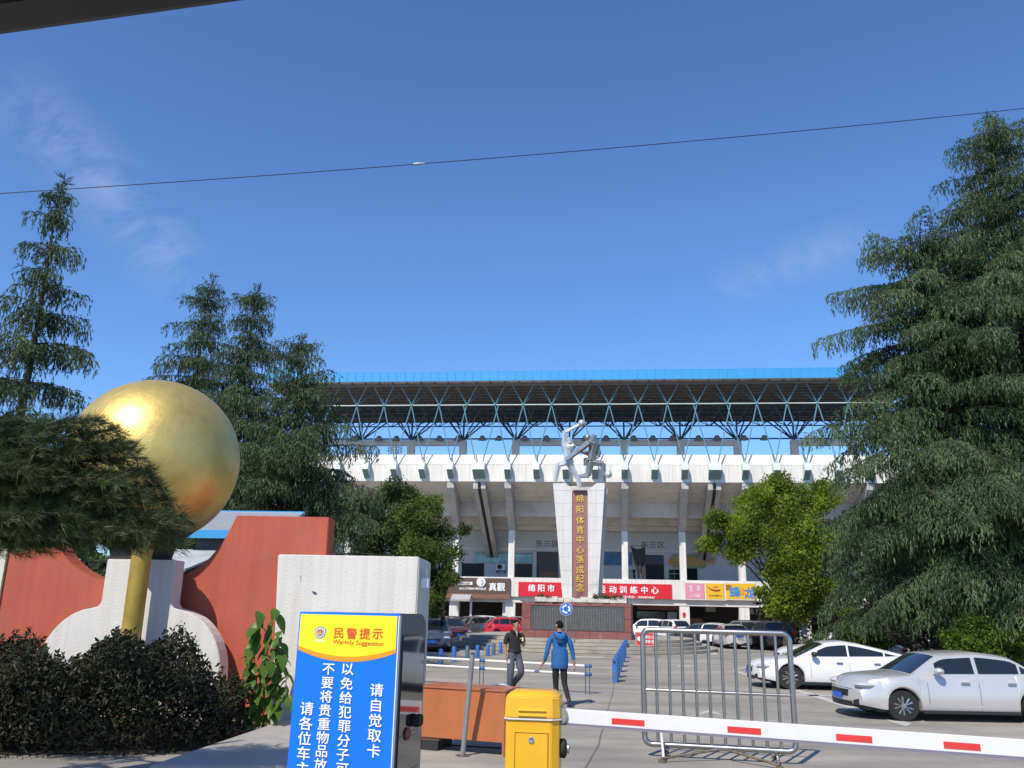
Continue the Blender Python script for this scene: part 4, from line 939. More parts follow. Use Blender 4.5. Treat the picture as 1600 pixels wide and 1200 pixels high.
# bollards
for i, (x, yt, yb_) in enumerate(((688, 1014, 1039), (709, 1010, 1034), (730, 1009, 1030), (746, 1008, 1028), (762, 1007, 1025), (771, 1005, 1023.5), (782, 1003, 1020.5))):
    g = ground(x, yb_); hgt = atY(x, yt, g[1])[2]
    dk = i in (2, 5)
    nth = ('nearest', 'second', 'third', 'fourth', 'fifth', 'sixth', 'farthest')[i]
    b = thing('bollard', g, 0, label=f'{"grey blue faded" if dk else "blue"} bollard, {nth} in the row running back to the steps', category='bollard', group='bollards in a row beside the parked cars')
    m = MB(); m.lathe([(.085, 0.012), (.085, hgt - .03), (.07, hgt)], n=12); m.build('post', M['bluegrey'] if dk else M['blue'], b, smooth=True)
    m = MB(); m.lathe([(.14, 0), (.14, .011)], n=12); m.build('base_plate', M['bluegrey'], b)
# blue parking posts in a receding row
q0, q1 = ground(961, 1066), ground(977.5, 1022)
for i in range(7):
    t = (i / 6.0) ** 1.0; px_ = 961 + (977.5 - 961) * (1 - (1 - t) ** 1.6); 
    p = q0 + (q1 - q0) * (t ** 1.25)
    b = thing('parking_post', p, -R(12), label=f'blue slotted parking post, {("nearest", "second", "third", "fourth", "fifth", "sixth", "last")[i]} in the row right of the man in the hoodie', category='parking post', group='blue slotted posts in a row')
    m = MB(); m.prism_y([(-.075, .0), (.075, .0), (.075, .60)] + arc((0, .60), .075, 0, math.pi, 6)[1:], -.05, .35); m.build('post_body', M['blue'], b, bevel=.01)
    m = MB(); m.prism_y([(.03 * math.cos(a), .55 + .05 * math.sin(a)) for a in np.linspace(0, 2 * math.pi, 11)[:-1]], -.055, -.0505); m.build('slot', M['trim'], b)
    m = MB(); m.box(-.04, .04, -.0545, -.0505, .12, .30); m.build('sticker', M['bluegrey'], b)

# ================================================================== GATE WALLS, SPHERE
WF = Frame((*atY(480, 1000, 16.1)[:2], 0), R(4))
rw = WF.empty('red_wall', label='right piece of the red rendered gate wall with a curved notch beside the golden sphere', category='wall')
def wp(x, y, v=0): return WF.plane(x, y, v)
pts = [(372, 806), (516, 808.5)]
xr_, zt = wp(514, 808); poly = [(xr_, 0), (xr_, zt)] + [wp(x, y) for x, y in ((370, 805.5), (362, 822), (352, 840), (341, 856), (327, 872), (311, 885), (292, 896), (270, 905), (240, 912), (205, 915))]
xc_, zc_ = wp(207, 915); poly += [(xc_, 0)]
m = MB(); m.prism_y(poly, 0, .45); m.build('wall_body', M['redwall'], rw, bevel=.01)
rw2 = thing('red_wall', tuple(WF.O), -WF.yaw, label='left piece of the red rendered gate wall running out of the picture behind the dark hedge', category='wall')
mir = [(2 * xc_ - x, z) for x, z in poly[2:-1]]
poly2 = [(xc_ - 14, 0), (xc_ - 14, zt)] + mir + [(xc_ - .004, zc_), (xc_ - .004, 0)]
m = MB(); m.prism_y(poly2, 0, .45); m.build('wall_body', M['redwall'], rw2, bevel=.01)
m = MB(); a, z_ = wp(12, 850); m.box(a - .5, a + .05, -.06, -.004, wp(0, 985)[1], wp(0, 845)[1]); m.build('cream_panel', pmat('cream_wall_panel', (.6, .58, .45), .7, var=.1), rw2)
# white pier
PF = Frame((*ground(560, 1140)[:2], 0), R(4))
wpier = PF.empty('white_pier', label='white rendered gate pier standing before the end of the red wall', category='pier')
def pp(x, y, v=0): return PF.plane(x, y, v)
a, zt = pp(434, 866); b_ = pp(655, 870.5)[0]; a0 = pp(424, 1130)[0]
m = MB(); m.hexa([(a0, 0, 0), (b_, 0, 0), (b_, 1.3, 0), (a0, 1.3, 0)], [(a, 0, zt), (b_, 0, zt), (b_, 1.3, zt - .03), (a, 1.3, zt)])
m.build('pier_body', M['whiterender'], wpier, bevel=.02)
x, z = pp(470, 903.5); m = MB(); m.box(x - .008, x + .008, -.004, -.001, z - .06, z + .05); m.box(x - .03, x - .008, -.004, -.001, z + .025, z + .04)
m.build('painted_mark', pmat('faded_grey_mark', (.36, .36, .38), .8, var=0), wpier)
x, z = pp(491, 925.5); m = MB(); m.tube([(x - .03, -.01, z + .015), (x, -.025, z), (x + .035, -.01, z - .012)], .014, 5); m.build('bolt_stub', M['darkgrey'], wpier)
lx, lz = pp(657, 907)
ln = thing('wall_lamp', tuple(PF.O + PF.u * (b_ + .003) + PF.v * .35 + np.array([0, 0, lz - .12])), -PF.yaw, label='small cream box lamp fixed to the shaded side of the white pier', category='lamp')
m = MB(); m.box(0, .13, -.09, .09, 0, .17); m.build('lamp_box', M['ink'], ln, bevel=.01)
m = MB(); m.tube([(.07, 0, .171), (.07, 0, .30)], .03, 8); m.build('conduit', M['white'], ln)
# golden sphere on its white pedestal
sc = atY(241, 721, 16.45); rad = 1.0
d_ = np.linalg.norm(sc - CAM); rad = 127.5 / F_PX * ((sc - CAM) @ FWD) * 1.0
gs = thing('golden_sphere', (sc[0], sc[1], sc[2]), 0, label='huge hammered golden sphere above the gate wall, half behind pine branches', category='sphere')
m = MB(); m.ball((0, 0, 0), rad, 40); m.build('sphere_shell', M['gold'], gs, smooth=True, angle=180)
m = MB(); m.lathe([(rad * .55, -rad * .835), (.62, -rad * .98), (.55, -rad * 1.16), (.62, -rad * 1.17), (.62, -rad * 1.2)], (0, 0, 0), 28); m.build('black_collar', M['dark'], gs, smooth=True)
GF = Frame((sc[0], sc[1], 0), R(4))
pe = GF.empty('sphere_pedestal', label='white bell shaped pedestal slab holding the golden sphere before the red wall', category='pedestal')
ztp = sc[2] - rad * 1.2
def gp_(x, y, v=-.75): return GF.plane(x, y, v)
nr = gp_(268, 930)[0]; z_sh = gp_(268, 952)[1]; xe = gp_(343, 1056)[0]; z_e = gp_(343, 1056)[1]; cxp = gp_(207, 980)[0]
hw = nr - cxp; he = xe - cxp
q = [(cxp + hw, ztp), (cxp + hw, z_sh + .10), (cxp + hw + .06, z_sh + .02)] + [(cxp + hw + .06 + (he - hw - .06) * math.sin(t), z_e + (z_sh - z_e) * math.cos(t)) for t in np.linspace(.12, math.pi / 2, 12)] + [(cxp + he + .03, 0)]
poly = q + [(2 * cxp - x, z) for x, z in q[::-1]]
m = MB(); m.prism_y(poly, -.75, -.36); m.build('pedestal_body', M['whiterender'], pe, bevel=.015)
# gold post with a flat round cap in front
gx = atY(213, 930, 15.2); gpst = thing('gold_post', (gx[0], 15.2, 0), 0, label='short golden post with a flat round cap before the white pedestal', category='post')
zcap = atY(205, 838, 15.2)[2]
m = MB(); m.lathe([(.19, 0), (.17, .2), (.17, zcap - .35), (.20, zcap - .12)], n=20); m.build('shaft', pmat('ochre_gold_paint', (.42, .28, .05), .5, .3, var=.2, scale=3), gpst, smooth=True)
m = MB(); m.lathe([(.20, zcap - .118), (.40, zcap - .08), (.48, zcap), (.40, zcap + .07), (.1, zcap + .10)], n=28); m.build('cap', M['gold'], gpst, smooth=True)
# blue-edged shed behind the wall
sg = atY(390, 820, 21); sh = thing('metal_shed', (sg[0], 21, 0), -R(4), label='grey metal roofed shed with blue edges peeking over the red wall', category='shed')
ze, zr = atY(340, 832, 21)[2], atY(380, 801, 22.5)[2]
xl_ = atY(318, 832, 21)[0] - sg[0]; xr_ = atY(440, 800, 21)[0] - sg[0]
m = MB(); m.hexa([(xl_ - .5, 0, ze), (xr_, 0, ze), (xr_, 1.8, zr), (xl_ - .5, 1.8, zr)], [(xl_ - .5, 0, ze + .06), (xr_, 0, ze + .06), (xr_, 1.8, zr + .06), (xl_ - .5, 1.8, zr + .06)]); m.build('roof', pmat('grey_metal_roof', (.40, .42, .45), .4, .3, var=.08), sh)
m = MB(); m.box(xl_ - .5, xr_, -.05, -.003, ze - .14, ze + .06); m.build('eave_trim', M['roofblue'], sh)
m = MB(); m.box(xl_ - .5, xr_ + .02, 1.803, 1.85, zr - .1, zr + .09); m.build('ridge_trim', M['roofblue'], sh)
m = MB(); m.box(xl_ - .3, xr_ - .1, .3, 1.7, 0, ze - .15); m.build('wall', M['darkgrey'], sh)
m = MB(); m.hexa([(xl_ - 1.2, -1.4, ze - 1.0), (xl_ + .25, -1.4, ze - 1.0), (xl_ + .6, .28, ze - .45), (xl_ - 1.2, .28, ze - .45)], [(xl_ - 1.2, -1.4, ze - .95), (xl_ + .25, -1.4, ze - .95), (xl_ + .6, .28, ze - .4), (xl_ - 1.2, .28, ze - .4)]); m.build('lean_to_sheet', pmat('pale_tarpaulin', (.42, .44, .46), .5, var=.25, scale=2), sh)
# overhead cable with a joint
c0, c1 = atY(-60, 306, 29.0), atY(1660, 163, 33.0)
ca = thing('overhead_cable', (0, 0, 0), 0, label='thin black overhead cable with a small joint crossing the sky', category='cable')
P = []
for i in range(41):
    t = i / 40; p = c0 + (c1 - c0) * t; p = p - np.array([0, 0, .30 * 4 * t * (1 - t)]); P.append(p)
m = MB(); m.tube(P, .017, 6); m.build('wire', M['trim'], ca)
tj = min(range(41), key=lambda i: abs(proj_px(P[i]) - 640))
m = MB(); m.tube([P[tj] - np.array([.22, 0, .017]), P[tj], P[tj] + np.array([.25, 0, .022])], [.04, .065, .04], 8); m.build('joint', M['galv'], ca)
# dark canopy edge overhead, upper left
e0, e1 = atY(-80, 64, 2.6), atY(398, -4, 2.6); zc = 2.95
def hit(x, y, z): d = ray(x, y); return CAM + d * ((z - CAM_H) / d[2])
h0, h1 = hit(-60, 62, zc), hit(396, -2, zc)
dn = (h1 - h0) / np.linalg.norm(h1 - h0)
q = [h0 - dn * 2, h1 + dn * .01, h1 + np.array([.15, -1.0, 0]), h0 - dn * 2 + np.array([0, -1.6, 0])]
cn = thing('canopy', (0, 0, 0), 0, label='dark roof edge overhead in the upper left corner', category='canopy')
m = MB(); m.prism_z([(p[0], p[1]) for p in q], zc, zc + .07); m.build('roof_board', M['darkgrey'], cn)
m = MB(); m.prism_z([(p[0], p[1] ) for p in (q[0] + np.array([0, -.04, 0]), q[1] + np.array([0, -.04, 0]), q[1] + np.array([.01, -.10, 0]), q[0] + np.array([0, -.10, 0]))], zc - .03, zc - .002); m.build('edge_batten', M['trim'], cn)
# ================================================================== CARS
CARSPEC = {
 'sedan': dict(L=4.7, W=.90, zs=[(-2.35, .80), (-2.28, .94), (-1.75, 1.0), (-1.0, .97), (.9, .93), (1.35, .90), (2.0, .80), (2.26, .68), (2.35, .58)], H=1.44, xA=1.28, xB=.38, xC=-.85, xD=-1.82, axf=1.42, axr=-1.33, r=.33, panes=[(.62, -.08), (-.14, -.98), (-1.04, -1.30)]),
 'oldsedan': dict(L=4.65, W=.88, zs=[(-2.32, .84), (-2.27, 1.0), (-1.7, 1.03), (-1.2, 1.0), (.9, .96), (1.25, .95), (2.0, .88), (2.27, .76), (2.32, .60)], H=1.46, xA=1.2, xB=.52, xC=-.92, xD=-1.50, axf=1.40, axr=-1.30, r=.315, panes=[(.66, -.12), (-.20, -1.02), (-1.07, -1.16)]),
 'coupe': dict(L=4.8, W=.93, zs=[(-2.40, .84), (-2.33, .98), (-1.9, 1.02), (-1.0, .99), (.9, .94), (1.4, .91), (2.05, .82), (2.32, .70), (2.40, .60)], H=1.43, xA=1.32, xB=.42, xC=-.55, xD=-2.05, axf=1.47, axr=-1.38, r=.345, panes=[(.68, -.12), (-.17, -1.08), (-1.12, -1.48)]),
 'hatch': dict(L=4.0, W=.86, zs=[(-2.0, .86), (-1.95, .98), (-1.3, 1.0), (.8, .95), (1.2, .92), (1.72, .80), (1.95, .68), (2.0, .58)], H=1.50, xA=1.18, xB=.35, xC=-1.35, xD=-1.93, axf=1.22, axr=-1.25, r=.31, panes=[(.60, -.18), (-.24, -1.0), (-1.06, -1.48)]),
 'suv': dict(L=4.55, W=.93, zs=[(-2.27, .95), (-2.22, 1.08), (-1.5, 1.12), (.9, 1.07), (1.35, 1.04), (1.95, .95), (2.2, .80), (2.27, .66)], H=1.70, xA=1.3, xB=.5, xC=-1.55, xD=-2.18, axf=1.38, axr=-1.32, r=.36, panes=[(.74, -.12), (-.18, -1.06), (-1.12, -1.70)]),
}
CARMESH = {}
def pwl(pts, x):
    pts = sorted(pts)
    return float(np.interp(x, [p[0] for p in pts], [p[1] for p in pts]))
def car_meshes(kind):
    if kind in CARMESH: return CARMESH[kind]
    s = CARSPEC[kind]; hl = s['L'] / 2; W = s['W']; r = s['r']; ra = r * 1.16; sill = .22
    zs = lambda x: pwl(s['zs'], x)
    def width(x):
        t = max(0, (abs(x) - hl * .55) / (hl * .45)); return W * (1 - .13 * t ** 2.2)
    def xmap(x, y):
        t = max(0, (abs(x) - hl * .62) / (hl * .38)); return x - math.copysign(1, x) * .20 * (y / W) ** 2 * t
    st = set(np.linspace(-hl, hl, 34))
    for xa in (s['axf'], s['axr']):
        for a in np.linspace(0, math.pi, 13): st.add(xa + ra * math.cos(a))
        st.add(xa + ra + .004); st.add(xa - ra - .004)
    st = sorted(st)
    def zbot(x):
        for xa in (s['axf'], s['axr']):
            if abs(x - xa) <= ra + 1e-6: return max(sill, r + math.sqrt(max(0, ra * ra - (x - xa) ** 2)))
        return sill + max(0, (abs(x) - hl * .8)) * .18
    m = MB(); rings = []
    for x in st:
        zb, zt, w = zbot(x), zs(x), width(x); h = zt - zb
        half = [(w - .16, zb + .0), (w - .03, zb + .005), (w - .004, zb + h * .12), (w, zb + h * .38), (w - .012, zb + h * .62), (w - .022, zb + h * .68), (w - .035, zb + h * .86), (w - .075, zb + h * .965), (w - .16, zt + .004), (w * .55, zt + .03), (w * .2, zt + .042)]
        ring = [(xmap(x, y), y, z) for y, z in half] + [(xmap(x, y), -y, z) for y, z in half[::-1]]
        rings.append(ring)
    nr = len(rings[0]); vs = [p for q in rings for p in q]; fs = []
    for i in range(len(rings) - 1):
        for k in range(nr - 1): a = i * nr + k; fs.append((a, a + 1, a + nr + 1, a + nr))
    m.add(vs, fs)
    for x in (-hl, hl):      # rounded nose and tail: rows across the car following the plan curve
        zb, zt, w = zbot(x), zs(x), width(x); h = zt - zb; rows = []
        prof = [(w - .16, zb), (w - .03, zb + .005), (w - .004, zb + h * .12), (w, zb + h * .38), (w - .012, zb + h * .62), (w - .022, zb + h * .68), (w - .035, zb + h * .86), (w - .075, zb + h * .965), (w - .16, zt + .004)]
        for i, (ww, z) in enumerate(prof):
            bulge = .035 * math.sin(math.pi * i / 8.0)
            rows.append([(xmap(x, t * ww) + math.copysign(bulge * (1 - t * t), x), t * ww, z if i < 8 else z + .038 * (1 - abs(t))) for t in np.linspace(-1, 1, 13)])
        vv = [p for r0_ in rows for p in r0_]
        m.add(vv, [(i * 13 + k, i * 13 + k + 1, (i + 1) * 13 + k + 1, (i + 1) * 13 + k) for i in range(8) for k in range(12)])
    # greenhouse shell
    zb_ = lambda x: zs(x) - .01
    roof = [(s['xD'], zb_(s['xD'])), (s['xC'], s['H'] - .07), ((s['xB'] + s['xC']) / 2 - .05, s['H']), (s['xB'], s['H'] - .055), (s['xA'], zb_(s['xA']))]
    xr = sorted(p[0] for p in roof)
    def hz(x):
        # smooth roof: blend of straight segments
        e = .12; return (pwl(roof, x - e) + 2 * pwl(roof, x) + pwl(roof, x + e)) / 4 if s['xD'] + e < x < s['xA'] - e else pwl(roof, x)
    wb = lambda x: width(x) - .07
    tum = .36
    def yside(x, z): return wb(x) - tum * max(0, z - zb_(x)) ** 1.0 * .9
    g = []
    gx = sorted(set(list(np.linspace(s['xD'], s['xA'], 26)) + xr))
    for x in gx:
        h = hz(x); zb0 = zb_(x); ze = max(zb0 + .0, h - .05)
        half = [(wb(x), zb0 - .04), (yside(x, lerp(zb0, ze, .5)), lerp(zb0, ze, .5)), (yside(x, ze), ze), (max(.1, yside(x, ze) - .07), h - .012), (yside(x, ze) * .55, h + .012), (yside(x, ze) * .2, h + .02)]
        g.append([(x, y, z) for y, z in half] + [(x, -y, z) for y, z in half[::-1]])
    ng = len(g[0]); fs = []
    for i in range(len(g) - 1):
        for k in range(ng - 1): a = i * ng + k; fs.append((a, a + 1, a + ng + 1, a + ng))
    m.add([p for q in g for p in q], fs)
    out = {'body': m}
    # glass
    def side_pane(xa, xb, sgn):
        n = 8; P = []
        for i in range(n + 1):
            x = lerp(xa, xb, i / n); zt = min(hz(x) - .10, hz(x) - .085); P.append((x, zb_(x) + .045, max(zb_(x) + .05, zt)))
        mm = MB(); vs = []
        for x, z0, z1 in P:
            for z in (z0, (z0 + z1) / 2, z1): vs.append((x, sgn * (yside(x, z) + .007), z))
        mm.add(vs, [(i * 3 + k, i * 3 + k + 1, (i + 1) * 3 + k + 1, (i + 1) * 3 + k) for i in range(n) for k in range(2)]); return mm
    def xslant(x0): return x0
    sides = []
    for i, (xa, xb) in enumerate(s['panes']):
        for sg in (1, -1):
            sides.append(side_pane(xa, xb, sg))
    # triangular front of the first window (behind the windscreen pillar)
    out['side_window'] = sides
    def screen(x0, x1, inset):
        mm = MB(); vs = []; n = 7
        for i in range(n + 1):
            x = lerp(x0, x1, i / n); h = hz(x); ye = yside(x, h - .05) - inset
            for t in np.linspace(-1, 1, 9): vs.append((x, ye * t, h + .018 - .03 * abs(t) ** 2.5 + .008))
        mm.add(vs, [(i * 9 + k, i * 9 + k + 1, (i + 1) * 9 + k + 1, (i + 1) * 9 + k) for i in range(n) for k in range(8)]); return mm
    out['windscreen'] = screen(s['xB'] + .05, s['xA'] - .06, .10); out['rear_window'] = screen(s['xD'] + .08, s['xC'] - .03, .12)
    # wheels
    ty = MB(); ty.lathe([(r * .66, -.095), (r * .97, -.10), (r, -.06), (r, .06), (r * .97, .10), (r * .66, .095)], n=28); out['tyre'] = ty
    ri = MB(); ri.lathe([(r * .68, -.05), (r * .69, .085), (r * .62, .09), (r * .58, .06), (r * .2, .045), (.02, .05)], n=28)
    out['rim'] = ri
    sp_ = MB()
    for k in range(5):
        for d in (-.16, .16):
            a = 2 * math.pi * k / 5 + d * .9; b = 2 * math.pi * k / 5 + d * 1.6
            p = lambda rad, aa, zz: (rad * math.cos(aa), rad * math.sin(aa), zz)
            sp_.tube([p(r * .14, a, .072), p(r * .62, b, .082)], [.028, .026], 5)
    sp_.lathe([(.06, .06), (.055, .095), (.01, .098)], n=10)
    out['spokes'] = sp_
    dk = MB(); dk.lathe([(r * .60, .0615), (r * .58, .0625)], n=24); out['wheel_gap'] = dk
    # under body
    ub = MB(); ub.box(-hl + .25, hl - .25, -W + .17, W - .17, .20, .62); out['underbody'] = ub
    wl = []
    for xa in (s['axf'], s['axr']):
        for sg in (1, -1): pass
    xf = hl; zf = zs(hl - .02)
    def patch(x, y, z, sx, sy, sz, n=6):
        mm = MB(); mm.ball((0, 0, 0), (sx, sy, sz), n); mm.v = [(xmap(x, y) + a, y + b, z + c) for a, b, c in mm.v]; return mm
    out['headlight'] = [patch(hl - .20, sg * (W - .24), zs(hl - .2) - .10, .22, .20, .075) for sg in (1, -1)]
    out['tail_light'] = [patch(-hl + .12, sg * (W - .20), zs(-hl + .1) - .12 if kind != 'suv' else zs(-hl + .1) - .05, .14, .20, .085 if kind in ('sedan', 'coupe', 'oldsedan') else .17) for sg in (1, -1)]
    gr = MB()
    for w_, za, zb2 in ((.40, .46, .60), (.50, .25, .36)):
        yy = np.linspace(-w_, w_, 9); vs = []
        for y in yy:
            xx = xmap(hl, y) + .034 * (1 - (y / (W * .86)) ** 2); vs += [(xx - .03, y, za), (xx + .006, y, za), (xx + .006, y, zb2), (xx - .03, y, zb2)]
        gr.add(vs, [(i * 4 + k, i * 4 + (k + 1) % 4, (i + 1) * 4 + (k + 1) % 4, (i + 1) * 4 + k) for i in range(8) for k in range(4)] + [(0, 1, 2, 3), (35, 34, 33, 32)])
    out['grille'] = gr
    for sg in (1, -1):
        q = MB()
    fl = []
    for sg in (1, -1):
        q = MB(); vs = []
        for y in np.linspace(.54, .68, 5):
            xx = xmap(hl, y) + .030 * (1 - (y / (W * .86)) ** 2); vs += [(xx - .03, sg * y, .30), (xx + .008, sg * y, .30), (xx + .008, sg * y, .43 - (.68 - y) * .3), (xx - .03, sg * y, .43 - (.68 - y) * .3)]
        q.add(vs, [(i * 4 + k, i * 4 + (k + 1) % 4, (i + 1) * 4 + (k + 1) % 4, (i + 1) * 4 + k) for i in range(4) for k in range(4)] + [(0, 1, 2, 3), (19, 18, 17, 16)]); fl.append(q)
    out['air_intake'] = fl
    pl = MB(); pl.box(hl + .042, hl + .052, -.22, .22, .40, .52); out['front_plate'] = pl
    pr = MB(); zr = .80 if kind in ('sedan', 'coupe', 'oldsedan') else .86; pr.box(-hl - .046, -hl + .01, -.22, .22, zr - .07, zr + .07); out['rear_plate'] = pr
    rb = MB(); rb.box(-hl - .012, -hl + .12, -.55, .55, .26, .38); out['rear_valance'] = rb
    mi = []
    for sg in (1, -1):
        q = MB(); q.ball((s['xA'] - .52, sg * (W + .085), zs(.7) + .10), (.10, .11, .075), 6); q.box(s['xA'] - .55, s['xA'] - .48, min(sg * (W - .08), sg * (W + .04)), max(sg * (W - .08), sg * (W + .04)), zs(.7) + .03, zs(.7) + .07); mi.append(q)
    out['mirror'] = mi
    sk = []
    for sg in (1, -1):
        q = MB(); q.box(s['axr'] + ra + .01, s['axf'] - ra - .01, min(sg * (W - .02), sg * (W + .012)), max(sg * (W - .02), sg * (W + .012)), .17, .235); sk.append(q)
    out['sill_trim'] = sk
    se = []
    for sg in (1, -1):
        q = MB()
        for xd in (s['panes'][0][0] + .22, (s['panes'][0][1] + s['panes'][1][0]) / 2, s['panes'][1][1] - .02):
            zt_ = zs(xd); N = 6
            pts = []
            for i in range(N + 1):
                z = lerp(.28, zt_ - .06, i / N); h = zt_ - .22; t = (z - .22) / h
                w = float(np.interp(t, [0, .12, .38, .62, .68, .86, .965], [width(xd) - .03, width(xd) - .004, width(xd), width(xd) - .012, width(xd) - .022, width(xd) - .035, width(xd) - .075]))
                pts.append((w, z))
            for (w0, z0), (w1, z1) in zip(pts, pts[1:]):
                q.add([(xd - .004, sg * (w0 + .0022), z0), (xd + .004, sg * (w0 + .0022), z0), (xd + .004, sg * (w1 + .0022), z1), (xd - .004, sg * (w1 + .0022), z1)], [(0, 1, 2, 3)])
        se.append(q)
    out['door_seam'] = se
    dh = []
    for sg in (1, -1):
        q = MB()
        for xd in (s['panes'][0][1] + .16, s['panes'][1][1] + .12): q.box(xd, xd + .17, min(sg * (W - .03), sg * (W + .018)), max(sg * (W - .03), sg * (W + .018)), zs(0) - .17, zs(0) - .14)
        dh.append(q)
    out['door_handle'] = dh
    C = {}
    smooth = dict(smooth=True)
    C['body'] = m.mesh('body', M['trim'], True, 0, 32)
    for k in ('windscreen', 'rear_window'): C[k] = out[k].mesh(k, M['glass'], True, 0, 60)
    C['side_window'] = [q.mesh('side_window', M['glass'], True, 0, 60) for q in sides]
    C['tyre'] = ty.mesh('tyre', M['black'], True, 0, 40); C['rim'] = ri.mesh('rim', M['rim'], True, 0, 40); C['spokes'] = sp_.mesh('spokes', M['rim'], True); C['wheel_gap'] = dk.mesh('wheel_gap', M['trim'])
    C['underbody'] = ub.mesh('underbody', M['trim'])
    for k, mt in (('headlight', 'lampglass'), ('tail_light', 'tail'), ('air_intake', 'trim'), ('mirror', 'trim'), ('sill_trim', 'trim'), ('door_seam', 'trim'), ('door_handle', 'chrome')):
        C[k] = [q.mesh(k, M[mt], k in ('headlight', 'tail_light', 'mirror')) for q in out[k]]
    C['grille'] = gr.mesh('grille', M['trim']); C['front_plate'] = pl.mesh('front_plate', M['plateblue']); C['rear_plate'] = pr.mesh('rear_plate', M['plateblue']); C['rear_valance'] = rb.mesh('rear_valance', M['trim'])
    CARMESH[kind] = C; return C
PAINTED = {}
def painted(me, mat):
    k = (me.name, mat.name)
    if k not in PAINTED:
        c = me.copy(); c.materials.clear(); c.materials.append(mat); PAINTED[k] = c
    return PAINTED[k]
def car(kind, paint, pos, heading, label, scale=1.0, zscale=1.0, group='parked cars'):
    C = car_meshes(kind); s = CARSPEC[kind]
    t = thing('parked_car', (pos[0], pos[1], .002), heading, label=label, category='car', group=group)
    t.scale = (scale, scale, scale * zscale)
    link('body', painted(C['body'], paint), t)
    for k in ('windscreen', 'rear_window', 'underbody', 'grille', 'front_plate', 'rear_plate', 'rear_valance'): link(k, C[k], t)
    for k in ('side_window', 'headlight', 'tail_light', 'air_intake', 'mirror', 'sill_trim', 'door_seam', 'door_handle'):
        for q in C[k]: link(k, painted(q, paint) if k == 'mirror' and paint.name != 'paint_white' else q, t)
    for xa in (s['axf'], s['axr']):
        for sg in (1, -1):
            w = link('wheel', C['tyre'], t, (xa, sg * (s['W'] - .115), s['r']), (R(-90) * sg, 0, 0))
            link('rim', C['rim'], w); link('spokes', C['spokes'], w); link('wheel_gap', C['wheel_gap'] if kind != 'oldsedan' else painted(C['wheel_gap'], M['rim']), w)
    return t
PW = car_paint('paint_white', (.72, .72, .73)); PS = car_paint('paint_silver', (.42, .43, .45), .5, .32); PG = car_paint('paint_grey', (.17, .165, .155), .4)
PB = car_paint('paint_blue_grey', (.075, .11, .17), .4); PR = car_paint('paint_red', (.50, .02, .03)); PDR = car_paint('paint_dark_red', (.10, .018, .018)); PK = car_paint('paint_black', (.012, .012, .014)); PDG = car_paint('paint_dark_grey', (.06, .065, .07), .4)
def carat(px, py, d): q = atY(px, py, d); return (q[0], q[1])
H_ = math.radians
car('coupe', PW, carat(1306, 1060, 24.9), H_(180 - 5), 'white sleek sedan with dark windows parked side on behind the steel fence', 1.0, .90)
car('oldsedan', car_paint('paint_pale_silver', (.58, .57, .56), .35, .3), carat(1486, 1100, 18.4), H_(180 + 1), 'silver sedan closest to us at the right edge behind the barrier arm', 1.0, .90)
car('sedan', PW, carat(1312, 1030, 33.0), H_(180 - 4), 'white sedan just behind the sleek white one, next to the bright bush', 1.0, .95)
car('sedan', PB, carat(675, 1010, 41.5), H_(-86), 'blue grey sedan facing us with a blue number plate, beside the grey kiosk', 1.0, 1.0)
car('sedan', PDR, carat(702, 990, 53), H_(-70), 'dark red car behind the blue grey sedan', .95)
car('hatch', PG, carat(733, 985, 62), H_(-128), 'grey hatchback with its nose to the left beside the dark red car', .92)
car('suv', PW, carat(761, 982, 68), H_(35), 'white hatchback seen from behind its left corner, next to the red one', .82)
car('hatch', PR, carat(797, 984, 60), H_(15), 'bright red hatchback behind the man in the black shirt', .92)
car('suv', PG, carat(783, 976, 71.5), H_(80), 'grey van behind the white and red hatchbacks', .80)
car('suv', PS, carat(808, 976, 71.0), H_(84), 'silver van behind the red hatchback, next to the granite base', .80)
car('sedan', PDG, carat(703, 978, 69), H_(-150), 'dark grey car at the back, above the dark red car', .9)
car('suv', PW, carat(1011, 984, 62), H_(165), 'white estate car parked side on just right of the granite base', .86)
car('suv', PW, carat(1047, 988, 61), H_(110), 'white off-roader seen from behind next to the white ground column', .86)
car('sedan', PDG, carat(1095, 993, 58), H_(150), 'dark grey sedan behind the fence left of the silver white one', .9)
car('hatch', PW, carat(1121, 995, 55), H_(62), 'small white car half hidden behind the silver white sedan', .9)
car('sedan', car_paint('paint_pearl', (.55, .53, .54), .2), carat(1143, 1005, 51.5), H_(88), 'silver white sedan seen from behind through the fence bars', .93)
car('suv', PK, carat(1157, 990, 59), H_(160), 'black off-roader behind the silver white sedan', .9)
car('suv', PDG, carat(1182, 1003, 54.5), H_(100), 'dark car between the silver white sedan and the black off-roader', .88)
car('suv', PK, carat(1204, 1004, 50.5), H_(91), 'black off-roader with a blue plate seen from behind through the fence bars', .93)

